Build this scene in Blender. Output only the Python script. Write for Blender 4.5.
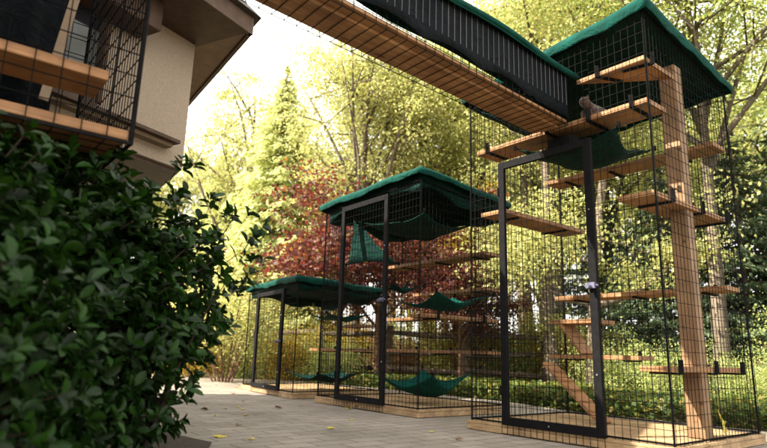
import bpy, math, random
import numpy as np
from mathutils import Vector, Matrix
R = math.radians
S = bpy.context.scene
for o in list(bpy.data.objects): bpy.data.objects.remove(o)
col = S.collection

# ------------------------------------------------------------------ camera
CAMZ = 0.55
cam = bpy.data.objects.new('camera', bpy.data.cameras.new('camera')); col.objects.link(cam)
cam.data.sensor_width = 36.0; cam.data.lens = 585.0/767.0*36.0
cam.data.clip_start = 0.05; cam.data.clip_end = 500
pt, rl = R(12.6), R(1.64)
fwd = Vector((0, math.cos(pt), math.sin(pt))); up0 = Vector((0, -math.sin(pt), math.cos(pt))); rt0 = Vector((1, 0, 0))
rt = math.cos(rl)*rt0 + math.sin(rl)*up0; up = -math.sin(rl)*rt0 + math.cos(rl)*up0
cam.matrix_world = Matrix(((rt.x, up.x, -fwd.x, 0), (rt.y, up.y, -fwd.y, 0), (rt.z, up.z, -fwd.z, CAMZ), (0, 0, 0, 1)))
cam.data.dof.use_dof = True; cam.data.dof.focus_distance = 4.6; cam.data.dof.aperture_fstop = 1.7
S.camera = cam
S.render.resolution_x, S.render.resolution_y = 1024, 598

# ------------------------------------------------------------------ light
SUN_AZ, SUN_EL = -108.0, 40.0          # azimuth from +Y towards +X
w = bpy.data.worlds.new('World'); S.world = w; w.use_nodes = True
nt = w.node_tree; nt.nodes.clear()
sky = nt.nodes.new('ShaderNodeTexSky'); sky.sky_type = 'NISHITA'; sky.sun_disc = False
sky.sun_elevation = R(SUN_EL); sky.sun_rotation = R(SUN_AZ); sky.dust_density = 5.0; sky.air_density = 1.0; sky.ozone_density = 0.6
bg = nt.nodes.new('ShaderNodeBackground'); bg.inputs[1].default_value = 0.15
wo = nt.nodes.new('ShaderNodeOutputWorld')
# white mixed unevenly over the blue to paint the blown-out sky
wtc = nt.nodes.new('ShaderNodeTexCoord'); wn = nt.nodes.new('ShaderNodeTexNoise'); wn.inputs['Scale'].default_value = 2.2; wn.inputs['Detail'].default_value = 5
wr = nt.nodes.new('ShaderNodeValToRGB'); wr.color_ramp.elements[0].position = 0.3; wr.color_ramp.elements[0].color = (0.7, 0.7, 0.7, 1); wr.color_ramp.elements[1].position = 0.65; wr.color_ramp.elements[1].color = (0.95, 0.95, 0.95, 1)
wm = nt.nodes.new('ShaderNodeMixRGB'); wm.inputs[2].default_value = (5.6, 5.4, 5.1, 1)
nt.links.new(wtc.outputs['Generated'], wn.inputs[0]); nt.links.new(wn.outputs['Fac'], wr.inputs[0]); nt.links.new(wr.outputs[0], wm.inputs[0])
nt.links.new(sky.outputs[0], wm.inputs[1]); nt.links.new(wm.outputs[0], bg.inputs[0]); nt.links.new(bg.outputs[0], wo.inputs[0])
sl = bpy.data.lights.new('sun', 'SUN'); sl.energy = 4.6; sl.angle = R(0.53); sl.color = (1.0, 0.91, 0.76)
sun = bpy.data.objects.new('sun', sl); col.objects.link(sun)
d = Vector((math.sin(R(SUN_AZ))*math.cos(R(SUN_EL)), math.cos(R(SUN_AZ))*math.cos(R(SUN_EL)), math.sin(R(SUN_EL))))
sun.rotation_euler = d.to_track_quat('Z', 'Y').to_euler()
S.view_settings.view_transform = 'Standard'; S.view_settings.look = 'None'
S.view_settings.exposure = 2.12; S.view_settings.gamma = 1.0; S.view_settings.use_curve_mapping = False
S.render.engine = 'CYCLES'
S.cycles.max_bounces = 8; S.cycles.transparent_max_bounces = 8

rng = np.random.default_rng(7); random.seed(7)

# ------------------------------------------------------------------ materials
def new_mat(name):
    m = bpy.data.materials.new(name); m.use_nodes = True; n = m.node_tree
    b = n.nodes['Principled BSDF']; return m, n, b
def N(n, t, **kw):
    x = n.nodes.new(t)
    for k, v in kw.items(): setattr(x, k, v)
    return x
def ramp(n, stops):
    r = N(n, 'ShaderNodeValToRGB'); e = r.color_ramp.elements
    while len(e) > 1: e.remove(e[-1])
    e[0].position = stops[0][0]; e[0].color = (*stops[0][1], 1)
    for p, c in stops[1:]:
        k = e.new(p); k.color = (*c, 1)
    return r
def bump(n, b, src, strength=0.3, dist=0.01):
    bp = N(n, 'ShaderNodeBump'); bp.inputs['Strength'].default_value = strength; bp.inputs['Distance'].default_value = dist
    n.links.new(src, bp.inputs['Height']); n.links.new(bp.outputs[0], b.inputs['Normal'])
def noisy(name, c1, c2, scale=8, rough=0.7, stretch=(1, 1, 1), bstr=0.2, spec=0.3, metal=0):
    m, n, b = new_mat(name)
    tc = N(n, 'ShaderNodeTexCoord'); mp = N(n, 'ShaderNodeMapping'); mp.inputs['Scale'].default_value = stretch
    nz = N(n, 'ShaderNodeTexNoise'); nz.inputs['Scale'].default_value = scale; nz.inputs['Detail'].default_value = 6
    n.links.new(tc.outputs['Object'], mp.inputs[0]); n.links.new(mp.outputs[0], nz.inputs[0])
    r = ramp(n, [(0.3, c1), (0.7, c2)]); n.links.new(nz.outputs['Fac'], r.inputs[0]); n.links.new(r.outputs[0], b.inputs['Base Color'])
    b.inputs['Roughness'].default_value = rough; b.inputs['Specular IOR Level'].default_value = spec; b.inputs['Metallic'].default_value = metal
    if bstr: bump(n, b, nz.outputs['Fac'], bstr, 0.005)
    return m
def wood_mat(name, c1, c2, c3, axis=39.0, rough=0.6):
    # long grain that follows the plank direction: a rotated, stretched noise with knots
    m, n, b = new_mat(name)
    tc = N(n, 'ShaderNodeTexCoord'); mp0 = N(n, 'ShaderNodeMapping'); mp0.inputs['Rotation'].default_value = (0, 0, R(axis))
    mp = N(n, 'ShaderNodeMapping'); mp.inputs['Scale'].default_value = (1.2, 22, 22)
    n.links.new(tc.outputs['Object'], mp0.inputs[0]); n.links.new(mp0.outputs[0], mp.inputs[0])
    nz = N(n, 'ShaderNodeTexNoise'); nz.inputs['Scale'].default_value = 2.2; nz.inputs['Detail'].default_value = 7; nz.inputs['Distortion'].default_value = 0.6
    n.links.new(mp.outputs[0], nz.inputs[0])
    r = ramp(n, [(0.28, c1), (0.5, c2), (0.75, c3)]); n.links.new(nz.outputs['Fac'], r.inputs[0])
    n2 = N(n, 'ShaderNodeTexNoise'); n2.inputs['Scale'].default_value = 5; n2.inputs['Detail'].default_value = 3
    n.links.new(tc.outputs['Object'], n2.inputs[0])
    r2 = ramp(n, [(0.3, (0.5, 0.47, 0.45)), (0.62, (1, 1, 1))]); n.links.new(n2.outputs['Fac'], r2.inputs[0])
    mx = N(n, 'ShaderNodeMixRGB', blend_type='MULTIPLY'); mx.inputs[0].default_value = 0.8
    n.links.new(r.outputs[0], mx.inputs[1]); n.links.new(r2.outputs[0], mx.inputs[2]); n.links.new(mx.outputs[0], b.inputs['Base Color'])
    # knots: a few dark ovals
    mk = N(n, 'ShaderNodeMapping'); mk.inputs['Scale'].default_value = (2.2, 7, 7); n.links.new(mp0.outputs[0], mk.inputs[0])
    vo = N(n, 'ShaderNodeTexVoronoi'); vo.inputs['Scale'].default_value = 1.3; n.links.new(mk.outputs[0], vo.inputs[0])
    rk = ramp(n, [(0.05, (0.28, 0.2, 0.15)), (0.11, (0.75, 0.68, 0.62)), (0.16, (1, 1, 1))]); n.links.new(vo.outputs['Distance'], rk.inputs[0])
    mx2 = N(n, 'ShaderNodeMixRGB', blend_type='MULTIPLY'); mx2.inputs[0].default_value = 1; n.links.new(mx.outputs[0], mx2.inputs[1]); n.links.new(rk.outputs[0], mx2.inputs[2]); n.links.new(mx2.outputs[0], b.inputs['Base Color'])
    b.inputs['Roughness'].default_value = rough; b.inputs['Specular IOR Level'].default_value = 0.25
    bump(n, b, nz.outputs['Fac'], 0.25, 0.004)
    return m
def leaf_mat(name, cols, trans=0.5, rough=0.55, spec=0.3, tint=(1.1, 1.08, 0.9)):
    m, n, b = new_mat(name)
    g = N(n, 'ShaderNodeNewGeometry'); r = ramp(n, [(i/max(1, len(cols)-1), c) for i, c in enumerate(cols)])
    n.links.new(g.outputs['Random Per Island'], r.inputs[0]); n.links.new(r.outputs[0], b.inputs['Base Color'])
    b.inputs['Roughness'].default_value = rough; b.inputs['Specular IOR Level'].default_value = spec
    tr = N(n, 'ShaderNodeBsdfTranslucent'); mx = N(n, 'ShaderNodeMixShader'); mx.inputs[0].default_value = trans
    mc = N(n, 'ShaderNodeMixRGB', blend_type='MULTIPLY'); mc.inputs[0].default_value = 1; mc.inputs[2].default_value = (*tint, 1)
    n.links.new(r.outputs[0], mc.inputs[1]); n.links.new(mc.outputs[0], tr.inputs[0])
    out = n.nodes['Material Output']
    n.links.new(b.outputs[0], mx.inputs[1]); n.links.new(tr.outputs[0], mx.inputs[2]); n.links.new(mx.outputs[0], out.inputs[0])
    return m
def fabric_mat(name, c, trans=0.3, weave=260):
    m, n, b = new_mat(name)
    tc = N(n, 'ShaderNodeTexCoord'); nz = N(n, 'ShaderNodeTexNoise'); nz.inputs['Scale'].default_value = 9; nz.inputs['Detail'].default_value = 5
    n.links.new(tc.outputs['Object'], nz.inputs[0])
    c0 = tuple(v*0.55 for v in c); r = ramp(n, [(0.3, c0), (0.7, c)]); n.links.new(nz.outputs['Fac'], r.inputs[0]); n.links.new(r.outputs[0], b.inputs['Base Color'])
    b.inputs['Roughness'].default_value = 0.85; b.inputs['Specular IOR Level'].default_value = 0.12
    wv = N(n, 'ShaderNodeTexNoise'); wv.inputs['Scale'].default_value = weave; n.links.new(tc.outputs['Object'], wv.inputs[0]); 
    wk = N(n, 'ShaderNodeTexNoise'); wk.inputs['Scale'].default_value = 7; wk.inputs['Detail'].default_value = 4; wk.inputs['Distortion'].default_value = 1.5; n.links.new(tc.outputs['Object'], wk.inputs[0])
    ad = N(n, 'ShaderNodeMath', operation='MULTIPLY_ADD'); ad.inputs[1].default_value = 0.04; n.links.new(wv.outputs['Fac'], ad.inputs[0]); n.links.new(wk.outputs['Fac'], ad.inputs[2]); bump(n, b, ad.outputs[0], 0.9, 0.03)
    tr = N(n, 'ShaderNodeBsdfTranslucent'); n.links.new(r.outputs[0], tr.inputs[0])
    mx = N(n, 'ShaderNodeMixShader'); mx.inputs[0].default_value = trans
    n.links.new(b.outputs[0], mx.inputs[1]); n.links.new(tr.outputs[0], mx.inputs[2]); n.links.new(mx.outputs[0], n.nodes['Material Output'].inputs[0])
    return m

M = {}
M['metal'] = noisy('black_metal', (0.004, 0.004, 0.0045), (0.008, 0.0075, 0.008), 30, 0.7, spec=0.06, bstr=0.0)
M['wire'] = noisy('black_wire', (0.002, 0.002, 0.002), (0.005, 0.005, 0.0045), 30, 0.7, spec=0.05, bstr=0)
M['cedar'] = wood_mat('cedar_plank', (0.18, 0.085, 0.035), (0.275, 0.14, 0.06), (0.35, 0.2, 0.09), 39)
M['cedar_b'] = wood_mat('cedar_board', (0.18, 0.085, 0.035), (0.275, 0.14, 0.06), (0.35, 0.2, 0.09), -39)
M['post'] = wood_mat('cedar_post', (0.15, 0.085, 0.042), (0.22, 0.13, 0.066), (0.29, 0.185, 0.1), 0)
M['post'].node_tree.nodes['Mapping.001'].inputs['Scale'].default_value = (22, 22, 1.2)
M['deck'] = wood_mat('pine_deck', (0.26, 0.155, 0.075), (0.37, 0.25, 0.13), (0.47, 0.34, 0.2), 39, 0.7)
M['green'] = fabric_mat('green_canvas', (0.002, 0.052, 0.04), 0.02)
M['canopy'] = fabric_mat('shaded_canopy_cloth', (0.002, 0.022, 0.018), 0.006)  # same canvas as the rim, darkened to paint its shaded underside
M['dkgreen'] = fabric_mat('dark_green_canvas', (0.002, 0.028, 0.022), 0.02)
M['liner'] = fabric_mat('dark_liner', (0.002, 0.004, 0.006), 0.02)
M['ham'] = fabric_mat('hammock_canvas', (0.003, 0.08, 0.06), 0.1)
M['bark'] = noisy('grey_bark', (0.055, 0.042, 0.03), (0.16, 0.125, 0.09), 9, 0.9, (1, 1, 0.25), 0.8)
M['twig'] = noisy('brown_twig', (0.07, 0.035, 0.02), (0.15, 0.08, 0.045), 20, 0.8)
M['bstem'] = noisy('dark_stem', (0.015, 0.01, 0.006), (0.035, 0.018, 0.01), 20, 0.8)
M['rail'] = noisy('weathered_rail', (0.04, 0.03, 0.02), (0.1, 0.07, 0.045), 10, 0.9, (1, 1, 3), 0.5)
M['stucco'] = noisy('beige_stucco', (0.3, 0.235, 0.175), (0.37, 0.295, 0.225), 60, 0.9, bstr=0.5)
M['trim'] = noisy('brown_trim', (0.05, 0.028, 0.018), (0.085, 0.048, 0.03), 14, 0.6)
M['soffit'] = noisy('tan_soffit', (0.19, 0.135, 0.09), (0.25, 0.18, 0.12), 12, 0.8)
M['roof'] = noisy('roof_shingle', (0.05, 0.042, 0.038), (0.1, 0.085, 0.075), 25, 0.95, bstr=0.7)
M['blind'] = noisy('cream_blind', (0.4, 0.36, 0.27), (0.52, 0.48, 0.37), 20, 0.7)
M['frost'] = noisy('blue_knob', (0.04, 0.04, 0.07), (0.1, 0.1, 0.15), 20, 0.5)
m, n, b = new_mat('window_glass'); b.inputs['Base Color'].default_value = (0.015, 0.015, 0.018, 1); b.inputs['Roughness'].default_value = 0.08; M['glass'] = m
m, n, b = new_mat('steel'); b.inputs['Base Color'].default_value = (0.5, 0.5, 0.48, 1); b.inputs['Metallic'].default_value = 0.9; b.inputs['Roughness'].default_value = 0.35; M['steel'] = m
# leaves
M['l_yg'] = leaf_mat('leaf_yellow_green', [(0.3, 0.34, 0.12), (0.42, 0.44, 0.17), (0.52, 0.48, 0.2), (0.34, 0.39, 0.14), (0.58, 0.5, 0.2)], 0.55)
M['l_pale'] = leaf_mat('leaf_pale', [(0.46, 0.52, 0.22), (0.54, 0.58, 0.28), (0.6, 0.6, 0.3)], 0.5)  # pale tone also paints the glare over the trees at the left
M['l_green'] = leaf_mat('leaf_green', [(0.2, 0.28, 0.09), (0.32, 0.4, 0.13), (0.42, 0.47, 0.17), (0.52, 0.48, 0.18)], 0.5)
M['l_can'] = leaf_mat('leaf_beech', [(0.2, 0.29, 0.08), (0.34, 0.42, 0.12), (0.46, 0.48, 0.16), (0.27, 0.36, 0.1), (0.56, 0.48, 0.16)], 0.5)
M['l_yel'] = leaf_mat('leaf_yellow', [(0.45, 0.32, 0.04), (0.35, 0.33, 0.05), (0.5, 0.24, 0.04), (0.22, 0.26, 0.04)], 0.55)
M['l_red'] = leaf_mat('leaf_red', [(0.075, 0.022, 0.026), (0.11, 0.032, 0.03), (0.15, 0.05, 0.035), (0.06, 0.022, 0.026), (0.26, 0.16, 0.05)], 0.45, tint=(1.3, 0.7, 0.5))
M['l_pink'] = leaf_mat('leaf_russet', [(0.22, 0.1, 0.06), (0.3, 0.15, 0.08), (0.2, 0.15, 0.05), (0.33, 0.24, 0.08)], 0.45, tint=(1.2, 0.9, 0.7))
M['l_spruce'] = leaf_mat('needle_blue_green', [(0.05, 0.085, 0.04), (0.08, 0.12, 0.06), (0.12, 0.155, 0.085)], 0.2, tint=(1, 1, 0.8))
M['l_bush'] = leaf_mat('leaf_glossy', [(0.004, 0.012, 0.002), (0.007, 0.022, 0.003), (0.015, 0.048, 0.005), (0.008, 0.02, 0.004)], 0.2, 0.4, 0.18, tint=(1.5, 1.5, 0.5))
M['l_ivy'] = leaf_mat('leaf_ivy', [(0.03, 0.06, 0.012), (0.06, 0.1, 0.02), (0.12, 0.15, 0.03), (0.18, 0.13, 0.03)], 0.35)
M['l_fall'] = leaf_mat('leaf_fallen', [(0.55, 0.45, 0.06), (0.5, 0.4, 0.05)], 0.3)
M['l_brown'] = leaf_mat('leaf_dry', [(0.12, 0.06, 0.025), (0.2, 0.11, 0.04)], 0.2)

# ------------------------------------------------------------------ helpers
ORIG = {}
def tag(o, label=None, cat=None, group=None, kind=None):
    if label: o['label'] = label
    if cat: o['category'] = cat
    if group: o['group'] = group
    if kind: o['kind'] = kind
    return o
def thing(name, loc, label, cat, group=None):
    o = bpy.data.objects.new(name, None); col.objects.link(o); o.location = loc; o.empty_display_size = 0.1
    ORIG[o] = Vector(loc); return tag(o, label, cat, group)
class MB:
    def __init__(s): s.v = []; s.f = []
    def add(s, vs, fs):
        k = len(s.v); s.v += [tuple(x) for x in vs]; s.f += [tuple(i+k for i in f) for f in fs]; return s
    def obox(s, o, a, b, c):
        o, a, b, c = map(Vector, (o, a, b, c))
        vs = [o, o+a, o+a+b, o+b, o+c, o+a+c, o+a+b+c, o+b+c]
        fs = [(0, 3, 2, 1), (4, 5, 6, 7), (0, 1, 5, 4), (1, 2, 6, 5), (2, 3, 7, 6), (3, 0, 4, 7)]
        if a.cross(b).dot(c) < 0: fs = [f[::-1] for f in fs]
        return s.add(vs, fs)
    def bar(s, p, q, w, h=None, upv=(0, 0, 1)):      # box beam from p to q, w wide, h high, centred on the line
        p, q = Vector(p), Vector(q); h = h or w; dd = (q-p)
        uu = Vector(upv)
        if abs(dd.normalized().dot(uu)) > 0.99: uu = Vector((0, 1, 0)) if abs(dd.normalized().y) < 0.9 else Vector((1, 0, 0))
        x = dd.cross(uu).normalized()*w; z = x.cross(dd).normalized()*h
        return s.obox(p-x/2-z/2, dd, x, z)
    def tube(s, pts, rad, n=6):
        pts = [Vector(p) for p in pts]; k = len(s.v); ref = Vector((0.31, 0.2, 0.93))
        for i, p in enumerate(pts):
            t = (pts[min(i+1, len(pts)-1)]-pts[max(i-1, 0)]).normalized()
            x = t.cross(ref)
            if x.length < 0.05: x = t.cross(Vector((1, 0, 0)))
            x.normalize(); y = t.cross(x); r = rad[i] if hasattr(rad, '__len__') else rad
            for j in range(n):
                an = 2*math.pi*j/n; s.v.append(tuple(p+x*math.cos(an)*r+y*math.sin(an)*r))
        for i in range(len(pts)-1):
            for j in range(n):
                a_ = k+i*n+j; b_ = k+i*n+(j+1) % n; s.f.append((a_, b_, b_+n, a_+n))
        s.f.append(tuple(k+j for j in range(n))[::-1]); s.f.append(tuple(k+(len(pts)-1)*n+j for j in range(n)))
        return s
    def prism(s, poly, z0, z1):
        n_ = len(poly); vs = [(p[0], p[1], z0) for p in poly]+[(p[0], p[1], z1) for p in poly]
        fs = [tuple(range(n_))[::-1], tuple(range(n_, 2*n_))]+[(i, (i+1) % n_, (i+1) % n_+n_, i+n_) for i in range(n_)]
        area = sum(poly[i][0]*poly[(i+1) % n_][1]-poly[(i+1) % n_][0]*poly[i][1] for i in range(n_))
        if area < 0: fs = [f[::-1] for f in fs]
        return s.add(vs, fs)
    def grid(s, fn, nu, nv):
        k = len(s.v)
        for i in range(nu+1):
            for j in range(nv+1): s.v.append(tuple(fn(i/nu, j/nv)))
        for i in range(nu):
            for j in range(nv):
                a_ = k+i*(nv+1)+j; s.f.append((a_, a_+nv+1, a_+nv+2, a_+1))
        return s
    def build(s, name, mat, parent=None, bevel=0, smooth=False, thick=0, root=None):
        root = root or parent; o0 = Vector((0, 0, 0))
        r = parent
        while r is not None and r.parent: r = r.parent
        if r is not None: o0 = ORIG.get(r, Vector(r.location))
        me = bpy.data.meshes.new(name); me.from_pydata([tuple(Vector(x)-o0) for x in s.v], [], s.f); me.update()
        if smooth: me.polygons.foreach_set('use_smooth', [True]*len(me.polygons))
        o = bpy.data.objects.new(name, me); col.objects.link(o); me.materials.append(mat)
        if parent is not None: o.parent = parent
        if thick:
            md = o.modifiers.new('solid', 'SOLIDIFY'); md.thickness = thick; md.offset = 0
        if bevel:
            md = o.modifiers.new('bevel', 'BEVEL'); md.width = bevel; md.segments = 2; md.limit_method = 'ANGLE'
        return o

def np_mesh(name, V, F4, mat, parent=None, smooth=False):
    me = bpy.data.meshes.new(name); nv, nf = len(V), len(F4)
    me.vertices.add(nv); me.vertices.foreach_set('co', np.asarray(V, dtype=np.float32).ravel())
    k = F4.shape[1]
    me.loops.add(nf*k); me.loops.foreach_set('vertex_index', F4.astype(np.int32).ravel())
    me.polygons.add(nf); me.polygons.foreach_set('loop_start', (np.arange(nf)*k).astype(np.int32))
    me.polygons.foreach_set('loop_total', np.full(nf, k, np.int32))
    if smooth: me.polygons.foreach_set('use_smooth', np.ones(nf, bool))
    me.update(calc_edges=True); me.validate()
    me.materials.append(mat)
    o = bpy.data.objects.new(name, me); col.objects.link(o)
    if parent is not None: o.parent = parent
    return o
def unit(a): return a/np.maximum(np.linalg.norm(a, axis=-1, keepdims=True), 1e-9)
def leaf_arrays(C, D, size, width=0.55, fold=0.15, nrm=None):
    """diamond leaves: C centres (N,3), D long axes, size (N,)"""
    n_ = len(C); D = unit(D)
    A = rng.normal(size=(n_, 3)) if nrm is None else nrm
    X = unit(np.cross(D, A)); Z = unit(np.cross(X, D)); s = size[:, None]
    v0 = C-D*s*0.5; v2 = C+D*s*0.5
    v1 = C+X*s*width*0.5-D*s*0.03+Z*s*fold; v3 = C-X*s*width*0.5-D*s*0.03+Z*s*fold
    V = np.stack([v0, v1, v2, v3], 1).reshape(-1, 3); F = np.arange(n_*4).reshape(-1, 4)
    return V, F

# plan frames: the tall pen's near corner, one wall runs along a (back left), the other along b (back right)
def frame(cx, cy, aza, azb=None):
    a_ = Vector((-math.sin(R(aza)), math.cos(R(aza)), 0)); b_ = Vector((math.cos(R(azb if azb is not None else aza)), math.sin(R(azb if azb is not None else aza)), 0))
    c_ = Vector((cx, cy, 0))
    return a_, b_, (lambda x, y, z=0: c_+a_*x+b_*y+Vector((0, 0, z)))
TA, TBv, T = frame(1.74, 3.61, 39)
MA, MBv, Mp = frame(0.36, 5.56, 37.7)
SA, SBv, Sp = frame(-1.04, 7.35, 32, 40)
Z = Vector((0, 0, 1))

# ------------------------------------------------------------------ setting: ground, patio
def sheet(name, poly, z, mat, n_=1):
    mb = MB(); mb.add([(x, y, z) for x, y in poly], [tuple(range(len(poly)))])
    o = mb.build(name, mat); tag(o, kind='structure'); return o
gm = noisy('leaf_litter_ground', (0.045, 0.05, 0.02), (0.13, 0.11, 0.05), 3, 0.95, bstr=0.6)
mb = MB()
def gz(x, y):
    dd = math.hypot(x, y)
    return -0.02 + max(0, dd-13)*0.035*(0.6+0.4*math.sin(x*0.21+1)) if y > 0 else -0.02
mb.grid(lambda u, v: ((u-0.5)*300, (v-0.35)*300, min(6, gz((u-0.5)*300, (v-0.35)*300))), 120, 120)
tag(mb.build('ground', gm, smooth=True), kind='structure')
# pavers
pm, n, b = new_mat('patio_pavers')
tc = N(n, 'ShaderNodeTexCoord'); mp = N(n, 'ShaderNodeMapping'); mp.inputs['Rotation'].default_value = (0, 0, R(-39))
br = N(n, 'ShaderNodeTexBrick'); br.inputs['Scale'].default_value = 1.0; br.inputs['Brick Width'].default_value = 0.3; br.inputs['Row Height'].default_value = 0.15
br.inputs['Mortar Size'].default_value = 0.007; br.inputs['Mortar Smooth'].default_value = 0.3; br.inputs['Bias'].default_value = 0
br.inputs['Color1'].default_value = (0.2, 0.175, 0.145, 1); br.inputs['Color2'].default_value = (0.255, 0.228, 0.195, 1); br.inputs['Mortar'].default_value = (0.09, 0.075, 0.06, 1)
n.links.new(tc.outputs['Object'], mp.inputs[0]); n.links.new(mp.outputs[0], br.inputs[0])
nz = N(n, 'ShaderNodeTexNoise'); nz.inputs['Scale'].default_value = 1.3; nz.inputs['Detail'].default_value = 8; nz.inputs['Roughness'].default_value = 0.65
n.links.new(tc.outputs['Object'], nz.inputs[0]); r = ramp(n, [(0.28, (0.42, 0.42, 0.36)), (0.42, (0.75, 0.72, 0.68)), (0.65, (1.08, 1.04, 1.0))]); n.links.new(nz.outputs['Fac'], r.inputs[0])
nf = N(n, 'ShaderNodeTexNoise'); nf.inputs['Scale'].default_value = 90; nf.inputs['Detail'].default_value = 3; n.links.new(tc.outputs['Object'], nf.inputs[0])
rf = ramp(n, [(0.3, (0.78, 0.78, 0.78)), (0.7, (1.1, 1.1, 1.1))]); n.links.new(nf.outputs['Fac'], rf.inputs[0])
m1 = N(n, 'ShaderNodeMixRGB', blend_type='MULTIPLY'); m1.inputs[0].default_value = 1; n.links.new(br.outputs[0], m1.inputs[1]); n.links.new(r.outputs[0], m1.inputs[2])
m2 = N(n, 'ShaderNodeMixRGB', blend_type='MULTIPLY'); m2.inputs[0].default_value = 1; n.links.new(m1.outputs[0], m2.inputs[1]); n.links.new(rf.outputs[0], m2.inputs[2])
n.links.new(m2.outputs[0], b.inputs['Base Color']); b.inputs['Roughness'].default_value = 0.85
sub = N(n, 'ShaderNodeMath', operation='SUBTRACT'); n.links.new(nf.outputs['Fac'], sub.inputs[0]); n.links.new(br.outputs['Fac'], sub.inputs[1]); bump(n, b, sub.outputs[0], 0.5, 0.006)
pe = [(-14, -6), (5.5, -6), (5.0, 3.0), (3.4, 5.2), (2.2, 6.6), (1.6, 8.0), (0.4, 9.6), (-1.2, 11.6), (-3.2, 13.6), (-5.2, 14.6), (-9, 14.8), (-14, 14)]
sheet('patio', pe, 0.0, pm)

mulch = noisy('bush_shadow_mulch', (0.012, 0.008, 0.006), (0.045, 0.03, 0.02), 40, 0.95, bstr=1.0)  # dark soil tone, also painting the leafy shadow under the bush
sheet('bush_shadow_bed', [(-0.95, 0.6), (-0.85, 3.0), (-1.0, 3.75), (-1.5, 4.2), (-3.2, 4.6), (-5, 3), (-4, .6)], 0.006, mulch)
# ------------------------------------------------------------------ wire panels
def wires(mb, o, u, v, Lu, Lv, su=0.0508, sv=0.0762, r=0.0036, skip=None):
    """welded mesh: wires along v every su, along u every sv.  u, v unit vectors"""
    o, u, v = Vector(o), Vector(u), Vector(v); w_ = u.cross(v).normalized()
    n1 = max(1, round(Lu/su)); n2 = max(1, round(Lv/sv))
    for i in range(n1+1):
        p = o+u*(Lu*i/n1); mb.bar(p+w_*r*0.5, p+v*Lv+w_*r*0.5, r, r, w_)
    for j in range(n2+1):
        p = o+v*(Lv*j/n2); mb.bar(p-w_*r*0.5, p+u*Lu-w_*r*0.5, r, r, w_)
    return mb

def canopy(root, P, A, B, za, zl, zr, zf, drape=0.09, over=0.05, mat=None, seed=1, sag=0.05, skirt=0):
    """canvas cover stretched over a pen roof, with a rolled rim hanging over the edge"""
    rr = random.Random(seed); ph = [rr.random()*6 for _ in range(6)]
    def zt(u, v):      # u along a, v along b, 0..1
        z = za*(1-u)*(1-v)+zl*u*(1-v)+zr*(1-u)*v+zf*u*v
        return z - sag*math.sin(math.pi*u)*math.sin(math.pi*v)*(0.7+0.3*math.sin(5*u+ph[0])*math.cos(4*v+ph[1]))+0.008*math.sin(13*u+ph[2])*math.sin(11*v+ph[3])
    mb = MB()
    mb.grid(lambda u, v: P(-over+u*(A+2*over), -over+v*(B+2*over), zt(u, v)), 28, 24)
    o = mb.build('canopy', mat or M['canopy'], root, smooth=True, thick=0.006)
    # rim: a loop of cloth folded over the edge
    path = []
    for k in range(28): path.append((k/28, 0))
    for k in range(24): path.append((1, k/24))
    for k in range(28): path.append((1-k/28, 1))
    for k in range(24): path.append((0, 1-k/24))
    path.append(path[0]); mb = MB(); nn = len(path)-1
    def rim(s, t):
        i = min(nn, round(s*nn)); u, v = path[i]
        du = (u-0.5); dv = (v-0.5); ou = (1 if u >= 1 else -1 if u <= 0 else 0); ov = (1 if v >= 1 else -1 if v <= 0 else 0)
        bul = 0.011*math.sin(math.pi*min(1, t*1.15))
        hang = drape*(0.8+0.13*math.sin(i*0.9+ph[4])*math.sin(i*0.37+ph[5])+0.1*math.sin(i*.13+ph[3]))
        return P(-over+u*(A+2*over)+ou*bul, -over+v*(B+2*over)+ov*bul, zt(u, v)+0.012-t*hang)
    mb.grid(rim, nn, 5)
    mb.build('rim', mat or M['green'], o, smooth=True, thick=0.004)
    if skirt:                                        # dark strip added inside the rim, painting the shade under the roof
        mb = MB()
        def sk_(s, t):
            i = min(nn, round(s*nn)); u, v = path[i]
            return P(0.022+u*(A-.044), 0.022+v*(B-.044), zt(u, v)-0.012-t*skirt*(0.85+0.2*math.sin(i*.4+ph[1])))
        mb.grid(sk_, nn, 3); mb.build('shade_strip', M['dkgreen'], o, smooth=True, thick=0.003)
    return o, zt

def shelf(root, corners, z, th=0.036, mat='cedar', brackets=(), name='shelf'):
    """board: plan polygon corners, top at z; brackets: list of (p_outer, p_inner) plan points"""
    mb = MB().prism([(p.x, p.y) for p in corners], z-th, z)
    s_ = mb.build(name, M[mat], root, bevel=0.004)
    for p, q in brackets:
        p, q = Vector(p), Vector(q); p.z = q.z = z-th-0.008
        mb = MB().bar(p, q, 0.028, 0.013); mb.bar(p-Z*0.004, p+Z*(th+0.05), 0.028, 0.013)
        mb.build('bracket', M['metal'], s_, bevel=0.002)
    return s_

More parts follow.
